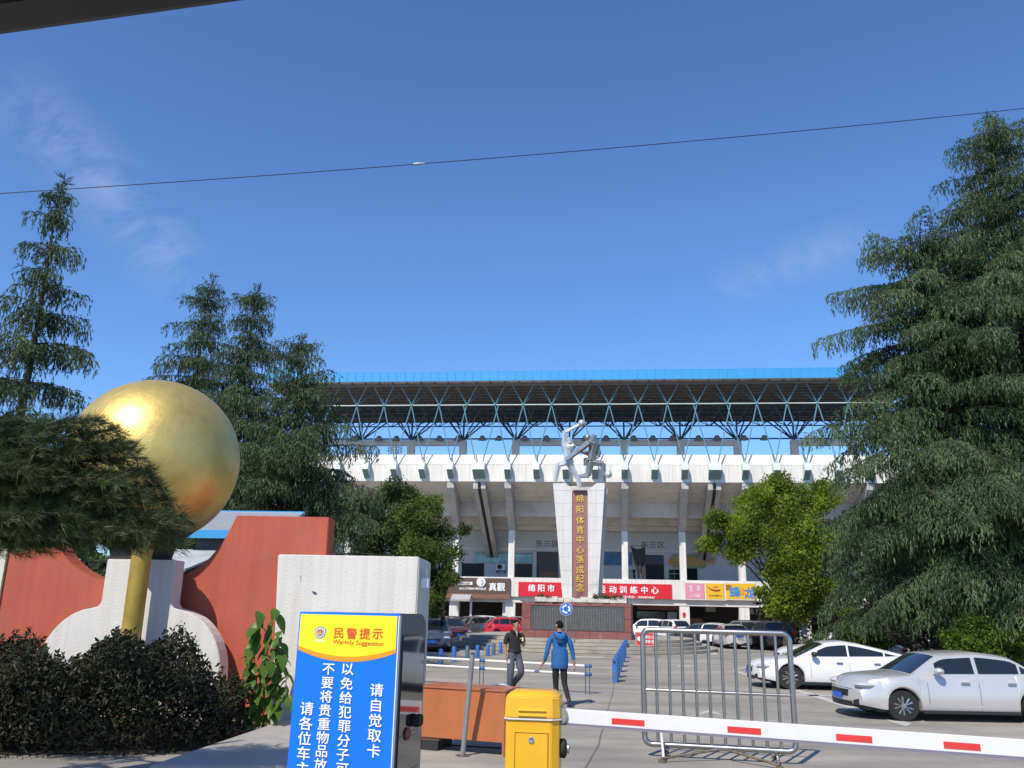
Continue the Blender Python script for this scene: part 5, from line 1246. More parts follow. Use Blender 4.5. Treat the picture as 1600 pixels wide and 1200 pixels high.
# ================================================================== PEOPLE
def skin(name, joints, edges, root, sub=2):
    names = list(joints); idx = {n: i for i, n in enumerate(names)}
    me = bpy.data.meshes.new(name); me.from_pydata([joints[n][0] for n in names], [(idx[a], idx[b]) for a, b in edges], [])
    o = bpy.data.objects.new(name, me); COL.objects.link(o)
    md = o.modifiers.new('s', 'SKIN'); md.use_smooth_shade = True; md.branch_smoothing = .6
    for i, n in enumerate(names):
        rr = joints[n][1]; rr = rr if hasattr(rr, '__len__') else (rr, rr)
        sv = me.skin_vertices[0].data[i]; sv.radius = rr; sv.use_root = (n == root)
    sd = o.modifiers.new('d', 'SUBSURF'); sd.levels = sub; sd.render_levels = sub
    dg = bpy.context.evaluated_depsgraph_get(); out = bpy.data.meshes.new_from_object(o.evaluated_get(dg))
    bpy.data.objects.remove(o); return out
def segd(p, a, b):
    ab = b - a; t = max(0, min(1, (p - a).dot(ab) / max(1e-9, ab.dot(ab)))); return (p - a - ab * t).length
def person(label, loc, rz, J, E_, tags, mats, hands, head, cloth):
    """J joints, E_ edges, tags edge->material index; hands: list of (wrist, direction, palm normal, curl)"""
    root = thing('person', loc, rz, label=label, category='person')
    V = {k: (Vector(v[0]), v[1]) for k, v in J.items()}
    base = skin('body', J, E_, 'pelvis', 2)
    parts = [base]
    for wr, dr, nrm, curl in hands:
        w = Vector(wr); d = Vector(dr).normalized(); n = Vector(nrm); n = (n - d * n.dot(d)).normalized(); s = d.cross(n)
        jj = {'w': (w - d * .02, .024), 'p': (w + d * .055, (.034, .018))}; ee = [('w', 'p')]
        parts.append(skin('palm', jj, ee, 'w', 1))
        for i, (off, ln) in enumerate(((-.030, .070), (-.010, .080), (.010, .075), (.028, .058))):
            b0 = w + d * .06 + s * off; k1 = b0 + (d * math.cos(curl * .5) + n * math.sin(curl * .5)) * ln * .45; k2 = k1 + (d * math.cos(curl * 1.2) + n * math.sin(curl * 1.2)) * ln * .33; k3 = k2 + (d * math.cos(curl * 1.8) + n * math.sin(curl * 1.8)) * ln * .25
            parts.append(skin('finger', {'a': (b0, .010), 'b': (k1, .0095), 'c': (k2, .0085), 'd': (k3, .007)}, [('a', 'b'), ('b', 'c'), ('c', 'd')], 'a', 1))
        b0 = w + d * .02 - s * .025; k1 = b0 + (d * .6 - s * .7 + n * .3).normalized() * .04; k2 = k1 + (d * .9 - s * .2 + n * .5).normalized() * .032
        parts.append(skin('thumb', {'a': (b0, .012), 'b': (k1, .011), 'c': (k2, .008)}, [('a', 'b'), ('b', 'c')], 'a', 1))
    bm = bmesh.new()
    for i, q in enumerate(parts):
        n0 = len(bm.faces); bm.from_mesh(q); bm.faces.ensure_lookup_table()
        for f in bm.faces[n0:]: f.material_index = 0 if i else 99
    segs = [(V[a][0], V[b][0], tags[(a, b)], (np.mean(V[a][1]) + np.mean(V[b][1])) / 2) for a, b in E_]
    for f in bm.faces:
        f.smooth = True
        if f.material_index == 99:
            c = f.calc_center_median(); f.material_index = min(segs, key=lambda s: segd(c, s[0], s[1]) / (s[3] + .015))[2]
    me = bpy.data.meshes.new('body'); bm.to_mesh(me); bm.free()
    for mt in mats: me.materials.append(mt)
    body = link('body', me, root)
    # head details: position c, facing direction f
    c, f = Vector(head[0]), Vector(head[1]).normalized(); up = Vector((0, 0, 1)); sd = f.cross(up).normalized()
    def P(a, b, c_): return c + f * a + sd * b + up * c_
    hm = MB(); hm.ball((0, 0, 0), 1, 12); q = MB(); vs = []
    for x, y, z in hm.v:
        vs.append((x, y, z))
    keep = []
    for fc in hm.f:
        cc = np.mean([vs[i] for i in fc], axis=0)
        if cc[2] > .32 + (.30 if cc[1] > .35 else 0) or (cc[1] < -.05 and cc[2] > -.45) : keep.append(fc)
    q.v = [tuple(P(y * head[2] * 1.08 - .006, x * head[2] * .90, z * head[2] * 1.22 + .012)) for x, y, z in vs]; q.f = keep; q.m = [0] * len(keep)
    ho = q.build('hair', M['hair'], root, smooth=True, angle=180); so_ = ho.modifiers.new('t', 'SOLIDIFY'); so_.thickness = .006; so_.offset = 0
    fm_ = MB()
    fm_.tube([P(head[2] * .93, 0, .012), P(head[2] * 1.19, 0, -.028), P(head[2] * .95, 0, -.035)], [.008, .017, .012], 6); fm_.build('nose', M['skin'], root, smooth=True)
    for s_ in (-1, 1):
        e = MB(); e.tube([P(-.01, s_ * head[2] * .90, -.03), P(-.02, s_ * head[2] * 1.03, .0), P(-.012, s_ * head[2] * .97, .03)], [.010, .019, .012], 6); e.build('ear', M['skin'], root, smooth=True)
        e = MB(); e.ball(tuple(P(head[2] * .90, s_ * .033, .018)), (.013, .010, .008), 5); e.build('eye', M['hair'], root, smooth=True)
        e = MB(); e.tube([P(head[2] * .95, s_ * .016, .040), P(head[2] * .90, s_ * .052, .042)], .006, 5); e.build('eyebrow', M['hair'], root)
    e = MB(); e.tube([P(head[2] * .88, -.024, -.068), P(head[2] * .95, 0, -.066), P(head[2] * .88, .024, -.068)], .007, 5); e.build('mouth', pmat('lips', (.28, .11, .09), .5, var=0), root)
    for fn_ in cloth: fn_(root)
    return root
# --- man in the black polo shirt, facing us and turned to his left (towards the picture's right)
g = ground(803, 1085)
def J1():
    return {
     'pelvis': ((0, 0, .95), (.155, .115)), 'belly': ((0, .0, 1.10), (.165, .125)), 'chest': ((.0, .01, 1.30), (.175, .125)), 'collar': ((.0, .02, 1.42), (.10, .085)),
     'neck': ((.01, .0, 1.49), (.058, .058)), 'chin': ((.02, -.015, 1.555), (.066, .074)), 'head': ((.025, -.01, 1.62), (.078, .092)), 'top': ((.025, .0, 1.685), (.060, .070)),
     'shR': ((-.185, .02, 1.39), (.075, .075)), 'slR': ((-.235, .02, 1.20), (.066, .066)), 'elR': ((-.25, .03, 1.10), (.044, .044)), 'wrR': ((-.225, -.03, .86), (.029, .029)),
     'shL': ((.185, .02, 1.39), (.075, .075)), 'slL': ((.225, .0, 1.20), (.066, .066)), 'elL': ((.225, -.0, 1.11), (.044, .044)), 'wrL': ((.15, -.24, 1.20), (.029, .029)),
     'hipR': ((-.095, 0, .84), (.108, .108)), 'knR': ((-.115, -.04, .47), (.092, .092)), 'anR': ((-.11, .02, .14), (.076, .076)), 'ftR': ((-.11, .0, .055), (.05, .045)), 'toR': ((-.12, -.16, .042), (.042, .034)),
     'hipL': ((.10, 0, .84), (.108, .108)), 'knL': ((.135, -.13, .50), (.092, .092)), 'anL': ((.10, .20, .27), (.074, .074)), 'ftL': ((.10, .25, .20), (.048, .044)), 'toL': ((.10, .17, .06), (.040, .034)),
    }
E1 = [('pelvis', 'belly'), ('belly', 'chest'), ('chest', 'collar'), ('collar', 'neck'), ('neck', 'chin'), ('chin', 'head'), ('head', 'top'),
      ('chest', 'shR'), ('shR', 'slR'), ('slR', 'elR'), ('elR', 'wrR'), ('chest', 'shL'), ('shL', 'slL'), ('slL', 'elL'), ('elL', 'wrL'),
      ('pelvis', 'hipR'), ('hipR', 'knR'), ('knR', 'anR'), ('anR', 'ftR'), ('ftR', 'toR'), ('pelvis', 'hipL'), ('hipL', 'knL'), ('knL', 'anL'), ('anL', 'ftL'), ('ftL', 'toL')]
# material index: 0 skin 1 shirt 2 trousers 3 shoe
def tags_for(E_, sleeve_long=False):
    T = {}
    for a, b in E_:
        if b in ('neck', 'chin', 'head', 'top'): t = 0
        elif b.startswith('wr') or b.startswith('el'): t = 1 if sleeve_long else 0
        elif b.startswith('sl') or b.startswith('sh') or b in ('belly', 'chest', 'collar'): t = 1
        elif b.startswith('ft') or b.startswith('to'): t = 3
        else: t = 2
        T[(a, b)] = t
    return T
def collar1(root):
    m = MB()
    for s in (-1, 1):
        m.add([(s * .075, .06, 1.49), (s * .078, -.03, 1.485), (s * .022, -.105, 1.40), (s * .085, -.10, 1.43), (s * .105, .04, 1.46)], [(0, 1, 2, 3, 4)])
    o = m.build('collar', M['shirt'], root); sd = o.modifiers.new('t', 'SOLIDIFY'); sd.thickness = .012
    m = MB(); m.add([(-.022, -.118, 1.40), (.022, -.118, 1.40), (.0, -.137, 1.31)], [(0, 1, 2)]); m.add([(-.03, -.075, 1.47), (.03, -.075, 1.47), (.022, -.117, 1.40), (-.022, -.117, 1.40)], [(0, 1, 2, 3)]); m.build('open_neck', M['skin'], root)
    m = MB(); m.box(.075, .105, -.142, -.128, 1.285, 1.297); m.build('chest_logo', M['ink'], root)
    m = MB(); m.lathe([(.172, .975), (.176, .985), (.176, 1.01), (.172, 1.02)], n=20); 
    m.v = [(x, y * .74, z) for x, y, z in m.v]; m.build('belt', M['trim'], root)
j = J1()
p1 = person('man in a black polo shirt and grey trousers walking towards us behind the desk', g, R(22), j, E1, tags_for(E1), [M['skin'], M['shirt'], M['jeans'], M['shoe']],
   [((-.225, -.03, .86), (.05, -.10, -1), (1, 0, 0), .55), ((.15, -.24, 1.20), (-.75, -.5, .35), (0, -.3, 1), .9)], ((.025, -.01, 1.615), (.62, -.85, -.05), .083), [collar1])
rm = Matrix.Rotation(R(22), 3, 'Z')
def held(name, lp, label, cat, fn):
    q = Vector(g) + rm @ Vector(lp); t = thing(name, q, R(22), label=label, category=cat); fn(t); return t
def cup(t):
    m = MB(); m.lathe([(.024, -.035), (.028, .03), (.026, .032)], n=12); m.build('wrapper', pmat('yellow_wrapper', (.75, .70, .20), .5, var=.1), t, smooth=True)
    m = MB(); m.ball((0, 0, .036), (.024, .024, .018), 6); m.build('bun', pmat('pale_bread', (.75, .66, .40), .7, var=.1), t, smooth=True)
held('snack', (.085, -.285, 1.27), 'pale yellow snack held at the chest of the man in black', 'snack', cup)
def paper(t):
    m = MB(); m.hexa([(-.03, -.02, -.05), (.03, -.02, -.05), (.03, .0, -.05), (-.03, 0, -.05)], [(-.035, -.03, .035), (.03, -.025, .04), (.03, -.015, .04), (-.035, -.02, .035)]); m.build('folded_sheet', M['ink'], t, bevel=.003)
held('paper', (-.185, -.075, .765), 'crumpled white paper in the lowered hand of the man in black', 'paper', paper)
# --- man in the blue hoodie seen from behind, walking away to the left
g2 = ground(874, 1103)
J2 = {
 'pelvis': ((0, 0, .95), (.150, .115)), 'hem': ((0, .0, .86), (.165, .125)), 'belly': ((0, .0, 1.08), (.180, .128)), 'chest': ((0, .0, 1.30), (.190, .13)), 'collar': ((.0, .0, 1.44), (.10, .085)),
 'neck': ((.0, .015, 1.51), (.054, .054)), 'chin': ((.0, .03, 1.575), (.066, .076)), 'head': ((-.005, .03, 1.65), (.080, .094)), 'top': ((-.005, .02, 1.715), (.060, .070)),
 'shL': ((-.195, .0, 1.41), (.072, .072)), 'slL': ((-.255, -.03, 1.22), (.060, .060)), 'elL': ((-.28, -.04, 1.10), (.054, .054)), 'cfL': ((-.315, .0, .94), (.044, .044)), 'wrL': ((-.37, .06, .84), (.029, .029)),
 'shR': ((.195, .0, 1.41), (.072, .072)), 'slR': ((.255, .02, 1.22), (.060, .060)), 'elR': ((.285, .03, 1.10), (.054, .054)), 'cfR': ((.305, .02, .96), (.044, .044)), 'wrR': ((.33, .03, .82), (.029, .029)),
 'hipL': ((-.085, 0, .80), (.095, .095)), 'knL': ((-.075, .05, .45), (.066, .066)), 'anL': ((-.06, .02, .12), (.052, .052)), 'ftL': ((-.06, .03, .055), (.046, .044)), 'toL': ((-.09, .18, .042), (.040, .034)),
 'hipR': ((.085, -.0, .80), (.095, .095)), 'knR': ((.10, -.05, .46), (.066, .066)), 'anR': ((.16, -.26, .17), (.052, .052)), 'ftR': ((.175, -.31, .12), (.046, .044)), 'toR': ((.17, -.18, .045), (.040, .034)),
}
E2 = [('pelvis', 'belly'), ('belly', 'chest'), ('chest', 'collar'), ('collar', 'neck'), ('neck', 'chin'), ('chin', 'head'), ('head', 'top'),
      ('chest', 'shR'), ('shR', 'slR'), ('slR', 'elR'), ('elR', 'cfR'), ('cfR', 'wrR'), ('chest', 'shL'), ('shL', 'slL'), ('slL', 'elL'), ('elL', 'cfL'), ('cfL', 'wrL'),
      ('pelvis', 'hipR'), ('hipR', 'knR'), ('knR', 'anR'), ('anR', 'ftR'), ('ftR', 'toR'), ('pelvis', 'hipL'), ('hipL', 'knL'), ('knL', 'anL'), ('anL', 'ftL'), ('ftL', 'toL')]
T2 = tags_for(E2, True); T2[('cfR', 'wrR')] = 0; T2[('cfL', 'wrL')] = 0; T2[('elR', 'cfR')] = 1; T2[('elL', 'cfL')] = 1; T2[('slR', 'elR')] = 1; T2[('slL', 'elL')] = 1
del J2['hem']
def hood2(root):
    m = MB(); m.tube([(-.105, .05, 1.49), (-.095, -.06, 1.475), (-.05, -.115, 1.43), (.0, -.125, 1.41), (.05, -.115, 1.43), (.095, -.06, 1.475), (.105, .05, 1.49)], [.04, .055, .068, .075, .068, .055, .04], 8); m.build('hood', M['hoodie'], root, smooth=True)
    m = MB(); m.ball((0, -.125, 1.335), (.085, .04, .075), 8); m.build('hood_pocket', pmat('hood_lining', (.014, .06, .17), .9, var=.1), root, smooth=True)
    n = 24; m = MB(); vs = []
    for z, a, b in ((.76, .176, .136), (.77, .184, .144), (.86, .184, .142), (1.0, .184, .138), (1.14, .176, .128)):
        for k in range(n):
            t = 2 * math.pi * k / n; w = 1 + .018 * math.sin(t * 5 + z * 9); vs.append((a * w * math.cos(t), b * w * math.sin(t), z))
    m.add(vs, [(i * n + k, i * n + (k + 1) % n, (i + 1) * n + (k + 1) % n, (i + 1) * n + k) for i in range(4) for k in range(n)] + [tuple(range(n - 1, -1, -1))]); m.build('hoodie_hem', M['hoodie'], root, smooth=True)
    m = MB(); m.hexa([(.125, -.365, .09), (.215, -.355, .09), (.225, -.16, .0), (.13, -.17, .0)], [(.13, -.385, .12), (.22, -.375, .12), (.225, -.15, .028), (.13, -.16, .028)]); m.build('shoe_sole', M['shoegrey'], root, bevel=.01)
    m = MB(); m.box(-.12, -.01, -.03, .22, 0.0, .028); m.build('shoe_sole', M['shoegrey'], root, bevel=.01)
person('man in a blue hoodie and black trousers walking away from us, seen from behind', g2, R(4), J2, E2, T2, [M['skin'], M['hoodie'], M['pants'], M['shoe']],
   [((-.37, .06, .84), (-.45, .35, -.8), (.6, .2, -.1), .45), ((.33, .03, .82), (.15, .05, -1), (-1, .2, 0), .45)], ((-.005, .028, 1.645), (-.5, .86, 0), .085), [hood2])
# ================================================================== TREES AND PLANTS
M['cedar'] = leafmat('cedar_needles', (.026, .048, .018), (.125, .19, .075), .8, .12)
M['cedar2'] = leafmat('cedar_needles_blue', (.026, .050, .020), (.125, .20, .080), .8, .12)
M['pine'] = leafmat('pine_needles', (.03, .05, .016), (.10, .13, .045), 1.2, .15)
M['leafdark'] = leafmat('olive_leaves', (.03, .055, .014), (.10, .155, .035), 1.0, .3)
M['leafbright'] = leafmat('bright_leaves', (.08, .13, .012), (.29, .39, .04), .8, .45)
M['leafmid'] = leafmat('mid_green_leaves', (.045, .085, .014), (.16, .24, .04), .8, .4)
M['leafhedge'] = leafmat('shaded_hedge_leaves', (.010, .014, .008), (.040, .044, .018), 1.5, .15)  # the hedge's shade is put into these near-black leaf colours
M['leafbush'] = leafmat('bush_leaves', (.06, .11, .012), (.17, .28, .03), 1.5, .4)
def unit(v): return v / (np.linalg.norm(v, axis=-1, keepdims=True) + 1e-9)
def tufts(P, D, ln, wd, rng, nb=6, spread=.35):
    """P (n,3) roots, D (n,3) axis directions -> needle-blade triangles"""
    n = len(P); D = unit(D)
    h = np.where(np.abs(D[:, 2:3]) < .9, np.array([[0, 0, 1.0]]), np.array([[1.0, 0, 0]])); e = unit(np.cross(D, h)); g = np.cross(D, e)
    T = np.zeros((n, nb, 3, 3), np.float32)
    for b in range(nb):
        a = rng.uniform(0, 2 * math.pi, (n, 1)); rad = e * np.cos(a) + g * np.sin(a); tan = -e * np.sin(a) + g * np.cos(a)
        s0 = rng.uniform(0, .55, (n, 1)); L_ = ln[:, None] * rng.uniform(.55, 1.1, (n, 1))
        r0 = P + D * ln[:, None] * s0; tip = r0 + D * L_ * .75 + rad * L_ * spread * rng.uniform(.4, 1.2, (n, 1))
        w = wd * rng.uniform(.7, 1.3, (n, 1))
        T[:, b, 0] = r0 - tan * w; T[:, b, 1] = r0 + tan * w; T[:, b, 2] = tip
    return T.reshape(-1, 3, 3)
def cedar(label, tip, d, crown, nl, seed, mat='cedar', zlow=.06, power=.75, tl=.18, tw=.025, nb=6, lean=0.0, topbare=0.0, group='deodar cedars around the plaza', up=.22, droop=.55, crop=None, tspace=.105, off=None):
    rng = np.random.default_rng(seed); p = atY(tip[0], tip[1], d); Ht = p[2]
    t = thing('cedar_tree', (p[0], d, 0), 0, label=label, category='tree', group=group)
    mb = MB(); tr = []
    for i in range(13):
        s = i / 12; tr.append((lean * s * s + .10 * math.sin(s * 6 + seed) * s, .08 * math.sin(s * 5 + 2 * seed) * s, Ht * s))
    tr[-1] = (tr[-1][0] + .12, tr[-1][1], Ht)
    tra = np.array(tr); mb.tube(tr, [.015 * Ht * (1 - i / 12) ** 1.25 + .014 for i in range(13)], 9)
    # shift the trunk so that its top is where the tip was surveyed
    mb.v = [(x - tra[-1, 0] * (z / Ht), y, z) for x, y, z in mb.v]
    tra[:, 0] -= tra[-1, 0] * (tra[:, 2] / Ht)
    trunk = mb.build('trunk', M['bark'], t, smooth=True)
    P, D, Ls = [], [], []; lb = MB(); nl = int(nl * 1.3)
    az = rng.uniform(0, 6.28)
    for i in range(nl):
        nw = nl / 8.0; s = (math.floor(i / 8.0) + .5 + rng.normal(0, .09)) / nw; s = min(.955, max(zlow, zlow + (1 - zlow) * s)); z = Ht * s
        az += 2.39996 + rng.normal(0, .35)
        Rm = crown * (1 - s) ** power * rng.choice([.35, .75, 1.0, 1.3], p=[.22, .30, .31, .17]) + .10 + .35 * (1 - s)
        o = np.array([np.interp(z, tra[:, 2], tra[:, k]) for k in range(3)])
        hd = np.array([math.cos(az), math.sin(az), 0]); sd = np.array([-hd[1], hd[0], 0])
        upk = up + (.55 if s > .85 else 0) * (s - .85) / .15 + rng.normal(0, .05)
        dk = droop * (1.0 - .3 * s) * rng.uniform(.7, 1.2); wig = rng.normal(0, .08)
        def pt(q): return o + hd * Rm * q + sd * Rm * wig * math.sin(q * 3) + np.array([0, 0, Rm * (upk * q - dk * q * q * .8)])
        nq = max(4, int(Rm / .45)); lb.tube([pt(q) for q in np.linspace(0, .97, nq + 1)], [max(.006, .012 * Rm * (1 - q * .9)) for q in np.linspace(0, .97, nq + 1)], 5, cap=False)
        # sprays along the limb and on the side branchlets
        ns = max(4, int(Rm / tspace))
        for q in np.linspace(.06, 1.0, ns):
            b = pt(q); tg = unit(pt(min(1.02, q + .03)) - pt(q - .03))
            k = 2
            for _ in range(k):
                P.append(b + rng.normal(0, .03, 3)); D.append(tg * .55 + np.array([0, 0, -.55]) + rng.normal(0, .45, 3)); Ls.append(tl * rng.uniform(.7, 1.2))
            bl = (.22 + .42 * Rm * (1 - q) ** .8 * q ** .25) * rng.uniform(.6, 1.15)
            for sg in (-1, 1):
                if rng.random() < .12: continue
                bd = unit(tg * rng.uniform(.35, .9) + sd * sg); m_ = max(2, int(bl / (tspace * .95)))
                for w in np.linspace(.2, 1, m_):
                    q_ = b + bd * bl * w + np.array([0, 0, -(.42 * bl * w * w)])
                    P.append(q_ + rng.normal(0, .025, 3)); D.append(bd * .5 * (1 - w * .4) + np.array([0, 0, -.45 - .55 * w]) + rng.normal(0, .3, 3)); Ls.append(tl * rng.uniform(.7, 1.25))
                    if rng.random() < .45 * (.5 + w):
                        for hg in range(1, 2 + int(rng.integers(0, 3))):
                            P.append(q_ + np.array([0, 0, -.12 * hg]) + rng.normal(0, .02, 3)); D.append(np.array([0, 0, -1]) + rng.normal(0, .18, 3)); Ls.append(tl * rng.uniform(.7, 1.2))
    for k in range(int(Ht * 34)):      # short sprays close to the trunk, thickest on the spire
        z = Ht * (zlow + (1 - zlow) * rng.random() ** .55); o = np.array([np.interp(z, tra[:, 2], tra[:, q]) for q in range(3)]); a_ = rng.uniform(0, 6.28); hd = np.array([math.cos(a_), math.sin(a_), 0])
        rr_ = (.06 + .55 * (1 - z / Ht)) * rng.uniform(.4, 1.3); rr_ = min(rr_, .5)
        P.append(o + hd * rr_); D.append(hd * .7 + np.array([0, 0, .5 if z > Ht * .93 else -.5]) + rng.normal(0, .3, 3)); Ls.append(tl * rng.uniform(.8, 1.4))
    lb.build('limbs', M['bark'], t, kind='stuff')
    P = np.array(P); D = np.array(D); Ls = np.array(Ls)
    print('cedar', len(P) * nb)
    tri_mesh('crown', tufts(P, D, Ls, tw * .5, rng, nb), M[mat], t)
    return t
cedar('tall cedar with a pointed top, left of the three cedars behind the golden sphere', (334, 430), 33, 4.0, 105, 1, power=.70)
cedar('tall cedar with a blunt bushy top, middle of the three cedars behind the golden sphere', (404, 443), 31.5, 3.3, 115, 2, power=.62)
cedar('cedar with several leaning upper limbs, right of the three cedars and before the stadium roof', (474, 524), 30, 3.9, 100, 3, power=.62, up=.42)
cedar('slim dark cedar at the left edge with a bent top, beyond the golden sphere', (100, 277), 21.5, 3.0, 60, 4, power=.85, zlow=.30)
cedar('tallest cedar at the right edge, its tip high in the sky', (1548, 178), 27, 5.9, 150, 5, 'cedar2', power=.55, zlow=.12)
cedar('wide drooping cedar in front of the tallest one on the right', (1440, 372), 26.8, 4.3, 120, 6, 'cedar2', power=.30, zlow=.17, droop=.62)
cedar('cedar partly outside the right edge behind the silver car', (1668, 300), 25, 5.6, 110, 8, 'cedar2', power=.55, zlow=.12)

# pine with long needles close by on the left, only its right boughs in the picture
def pine_boughs():
    rng = np.random.default_rng(21)
    base = atY(-150, 900, 8.6); t = thing('pine_tree', (base[0], 8.6, 0), 0, label='nearby pine with long needled boughs hanging across the golden sphere at the left edge', category='tree')
    mb = MB(); mb.tube([(0, 0, 0), (.05, .05, 1.5), (-.02, .1, 3.2), (.05, .05, 5.2)], [.16, .14, .11, .03], 10); mb.build('trunk', M['bark'], t, smooth=True)
    P, D, Ls = [], [], []; lb = MB(); O = np.array([base[0], 8.6, 0.0])
    ends = [((255, 800), 9.4, 2.5), ((225, 735), 9.2, 2.7), ((200, 690), 9.0, 3.0), ((265, 845), 9.3, 2.4), ((150, 655), 8.8, 3.2), ((100, 790), 8.8, 2.6), ((160, 840), 9.0, 2.35), ((60, 700), 8.6, 3.1), ((110, 730), 8.8, 2.9), ((30, 640), 8.5, 3.3), ((190, 800), 9.5, 2.5), ((235, 770), 9.0, 2.6), ((130, 770), 9.3, 2.8), ((70, 820), 9.1, 2.4), ((205, 845), 9.1, 2.3), ((30, 760), 8.9, 2.7),
            ((280, 805), 9.0, 2.5), ((262, 780), 9.2, 2.6), ((275, 835), 9.1, 2.35), ((235, 740), 9.1, 2.75), ((205, 700), 9.0, 2.95), ((195, 775), 8.9, 2.6), ((140, 740), 9.0, 2.8), ((270, 815), 9.0, 2.45), ((245, 760), 9.4, 2.65), ((215, 715), 9.3, 2.9), ((180, 670), 9.0, 3.1), ((90, 660), 9.2, 3.2), ((150, 700), 9.4, 3.0), ((185, 745), 8.7, 2.75), ((50, 730), 8.4, 2.9), ((120, 805), 8.5, 2.5), ((20, 800), 8.8, 2.5), ((20, 700), 8.9, 3.05), ((230, 830), 8.8, 2.35), ((-250, 700), 8.5, 3.0), ((-330, 600), 8.7, 3.4), ((-300, 800), 8.0, 2.8)]
    for (e, d, z0) in ends:
        E_ = atY(e[0], e[1], d) - O; S = np.array([0, .05, max(1.6, min(4.6, z0 + rng.uniform(-.1, .3)))])
        mid = (S + E_) / 2 + np.array([0, 0, .16])
        def pt(q): return (1 - q) ** 2 * S + 2 * q * (1 - q) * mid + q * q * E_
        lb.tube([pt(q) for q in np.linspace(0, 1, 8)], [.035 * (1 - q * .8) for q in np.linspace(0, 1, 8)], 6)
        Ln = np.linalg.norm(E_ - S)
        for q in np.linspace(.2, 1, int(Ln / .036)):
            b = pt(q); tg = unit(pt(min(1.0, q + .02)) - pt(q - .02))
            P.append(b); D.append(tg + rng.normal(0, .35, 3)); Ls.append(.15)
            if rng.random() < .8:
                sd = unit(np.cross(tg, [0, 0, 1.0])) * rng.choice([-1, 1]); bl = rng.uniform(.15, .42) * (1.1 - .5 * q); bd = unit(tg * .8 + sd * .8 + np.array([0, 0, rng.uniform(-.35, .1)]))
                lb.tube([b, b + bd * bl], [.007, .003], 4, cap=False)
                for w in np.linspace(.15, 1, max(3, int(bl / .035))): P.append(b + bd * bl * w + np.array([0, 0, -.06 * w * w])); D.append(bd + rng.normal(0, .3, 3)); Ls.append(.15 * rng.uniform(.8, 1.1))
    lb.build('limbs', M['bark'], t, kind='stuff')
    tri_mesh('crown', tufts(np.array(P), np.array(D), np.array(Ls), .0028, rng, 14, .75), M['pine'], t)
pine_boughs()

def broadleaf(label, base, Ht, clumps, nleaf, size, mat, seed, group=None, trunk_r=.14, white=False, name='leafy_tree'):
    """clumps: list of (x, y, z, r) local"""
    rng = np.random.default_rng(seed)
    t = thing(name, base, 0, label=label, category='tree' if 'tree' in name else 'bush', group=group)
    mb = MB(); fork = Ht * .32
    mb.tube([(0, 0, 0), (.05, .03, fork * .6), (.0, 0, fork)], [trunk_r, trunk_r * .85, trunk_r * .7], 9)
    for (x, y, z, r) in clumps:
        mb.tube([(0, 0, fork * .95), (x * .45, y * .45, fork + (z - fork) * .6), (x, y, z)], [trunk_r * .5, trunk_r * .28, .02], 6)
    mb.build('trunk', M['bark'], t, smooth=True)
    vol = np.array([c[3] ** 2 for c in clumps]); vol /= vol.sum()
    nleaf = int(nleaf * 2.1); size = size * .66
    def cf(n):
        k = rng.choice(len(clumps), n, p=vol); C = np.array(clumps)[k]
        u = unit(rng.normal(size=(n, 3))); rr = rng.random((n, 1)) ** .45
        # sub-clumps give tufted outline
        sub = unit(rng.normal(size=(len(clumps), 14, 3))) * rng.uniform(.5, 1.05, (len(clumps), 14, 1))
        si = rng.integers(0, 14, n); S = sub[k, si]
        return C[:, :3] + C[:, 3:4] * (S * .80 * (.75 + .5 * rng.random((n, 1))) + u * rr * .55) * np.array([1.05, 1.05, .85])
    tri_mesh('crown', leaf_cards(nleaf, cf, size, rng, .5), M[mat], t)
    return t
def clumps_px(base, d, spots):
    out = []
    for (x, y, rp, dd) in spots:
        q = atY(x, y, d + dd); out.append((q[0] - base[0], dd, q[2], rp * (d / 1330.0)))
    return out
b = ground(652, 1010); d = 44.0; base = (atY(652, 980, d)[0], d, 0)
broadleaf('dark olive leafy tree left of the plaza beside the cedars', base, 8, clumps_px(base, d, [(610, 770, 28, 0), (600, 930, 30, 0), (625, 960, 28, .2), (580, 960, 30, .3), (665, 955, 26, .8), (650, 985, 24, .6), (640, 785, 30, .6), (600, 810, 32, -.3), (585, 850, 34, 0), (635, 830, 34, -.6), (590, 890, 30, .5), (640, 880, 34, 0), (625, 925, 28, .6), (570, 800, 26, .6)]), 15000, .24, 'leafdark', 31)
d2 = 41.0; base = (atY(690, 980, d2)[0], d2, 0)
broadleaf('bright green leafy tree in front of the brown shop sign', base, 7, clumps_px(base, d2, [(672, 790, 24, 0), (655, 820, 30, -.3), (640, 935, 28, 0), (675, 940, 24, -.3), (612, 900, 26, .2), (632, 800, 24, 0), (648, 960, 20, .2), (690, 830, 26, .4), (668, 860, 30, -.6), (700, 865, 22, .3), (725, 826, 13, .4), (690, 900, 24, -.4), (662, 905, 28, 0), (708, 905, 14, .3), (645, 860, 26, .3)]), 12000, .20, 'leafmid', 32)
d3 = 46.0; base = (atY(1225, 980, d3)[0], d3, 0)
broadleaf('wide bright green leafy tree before the yellow signs on the right', base, 8, clumps_px(base, d3, [(1215, 770, 34, 0), (1180, 790, 34, -.5), (1145, 825, 32, 0), (1120, 815, 20, -.4), (1110, 850, 20, .3), (1175, 840, 40, -.8), (1235, 800, 44, -.2), (1275, 780, 34, .4), (1230, 850, 44, -.9), (1150, 858, 26, -.2), (1285, 850, 44, .2), (1224, 892, 32, -.4), (1250, 905, 40, -.7), (1190, 925, 12, -.4), (1225, 940, 30, -.3), (1285, 930, 36, .2), (1260, 960, 22, .5)]), 30000, .24, 'leafbright', 33)
d4 = 30.0; base = (atY(1336, 1000, d4)[0], d4, 0)
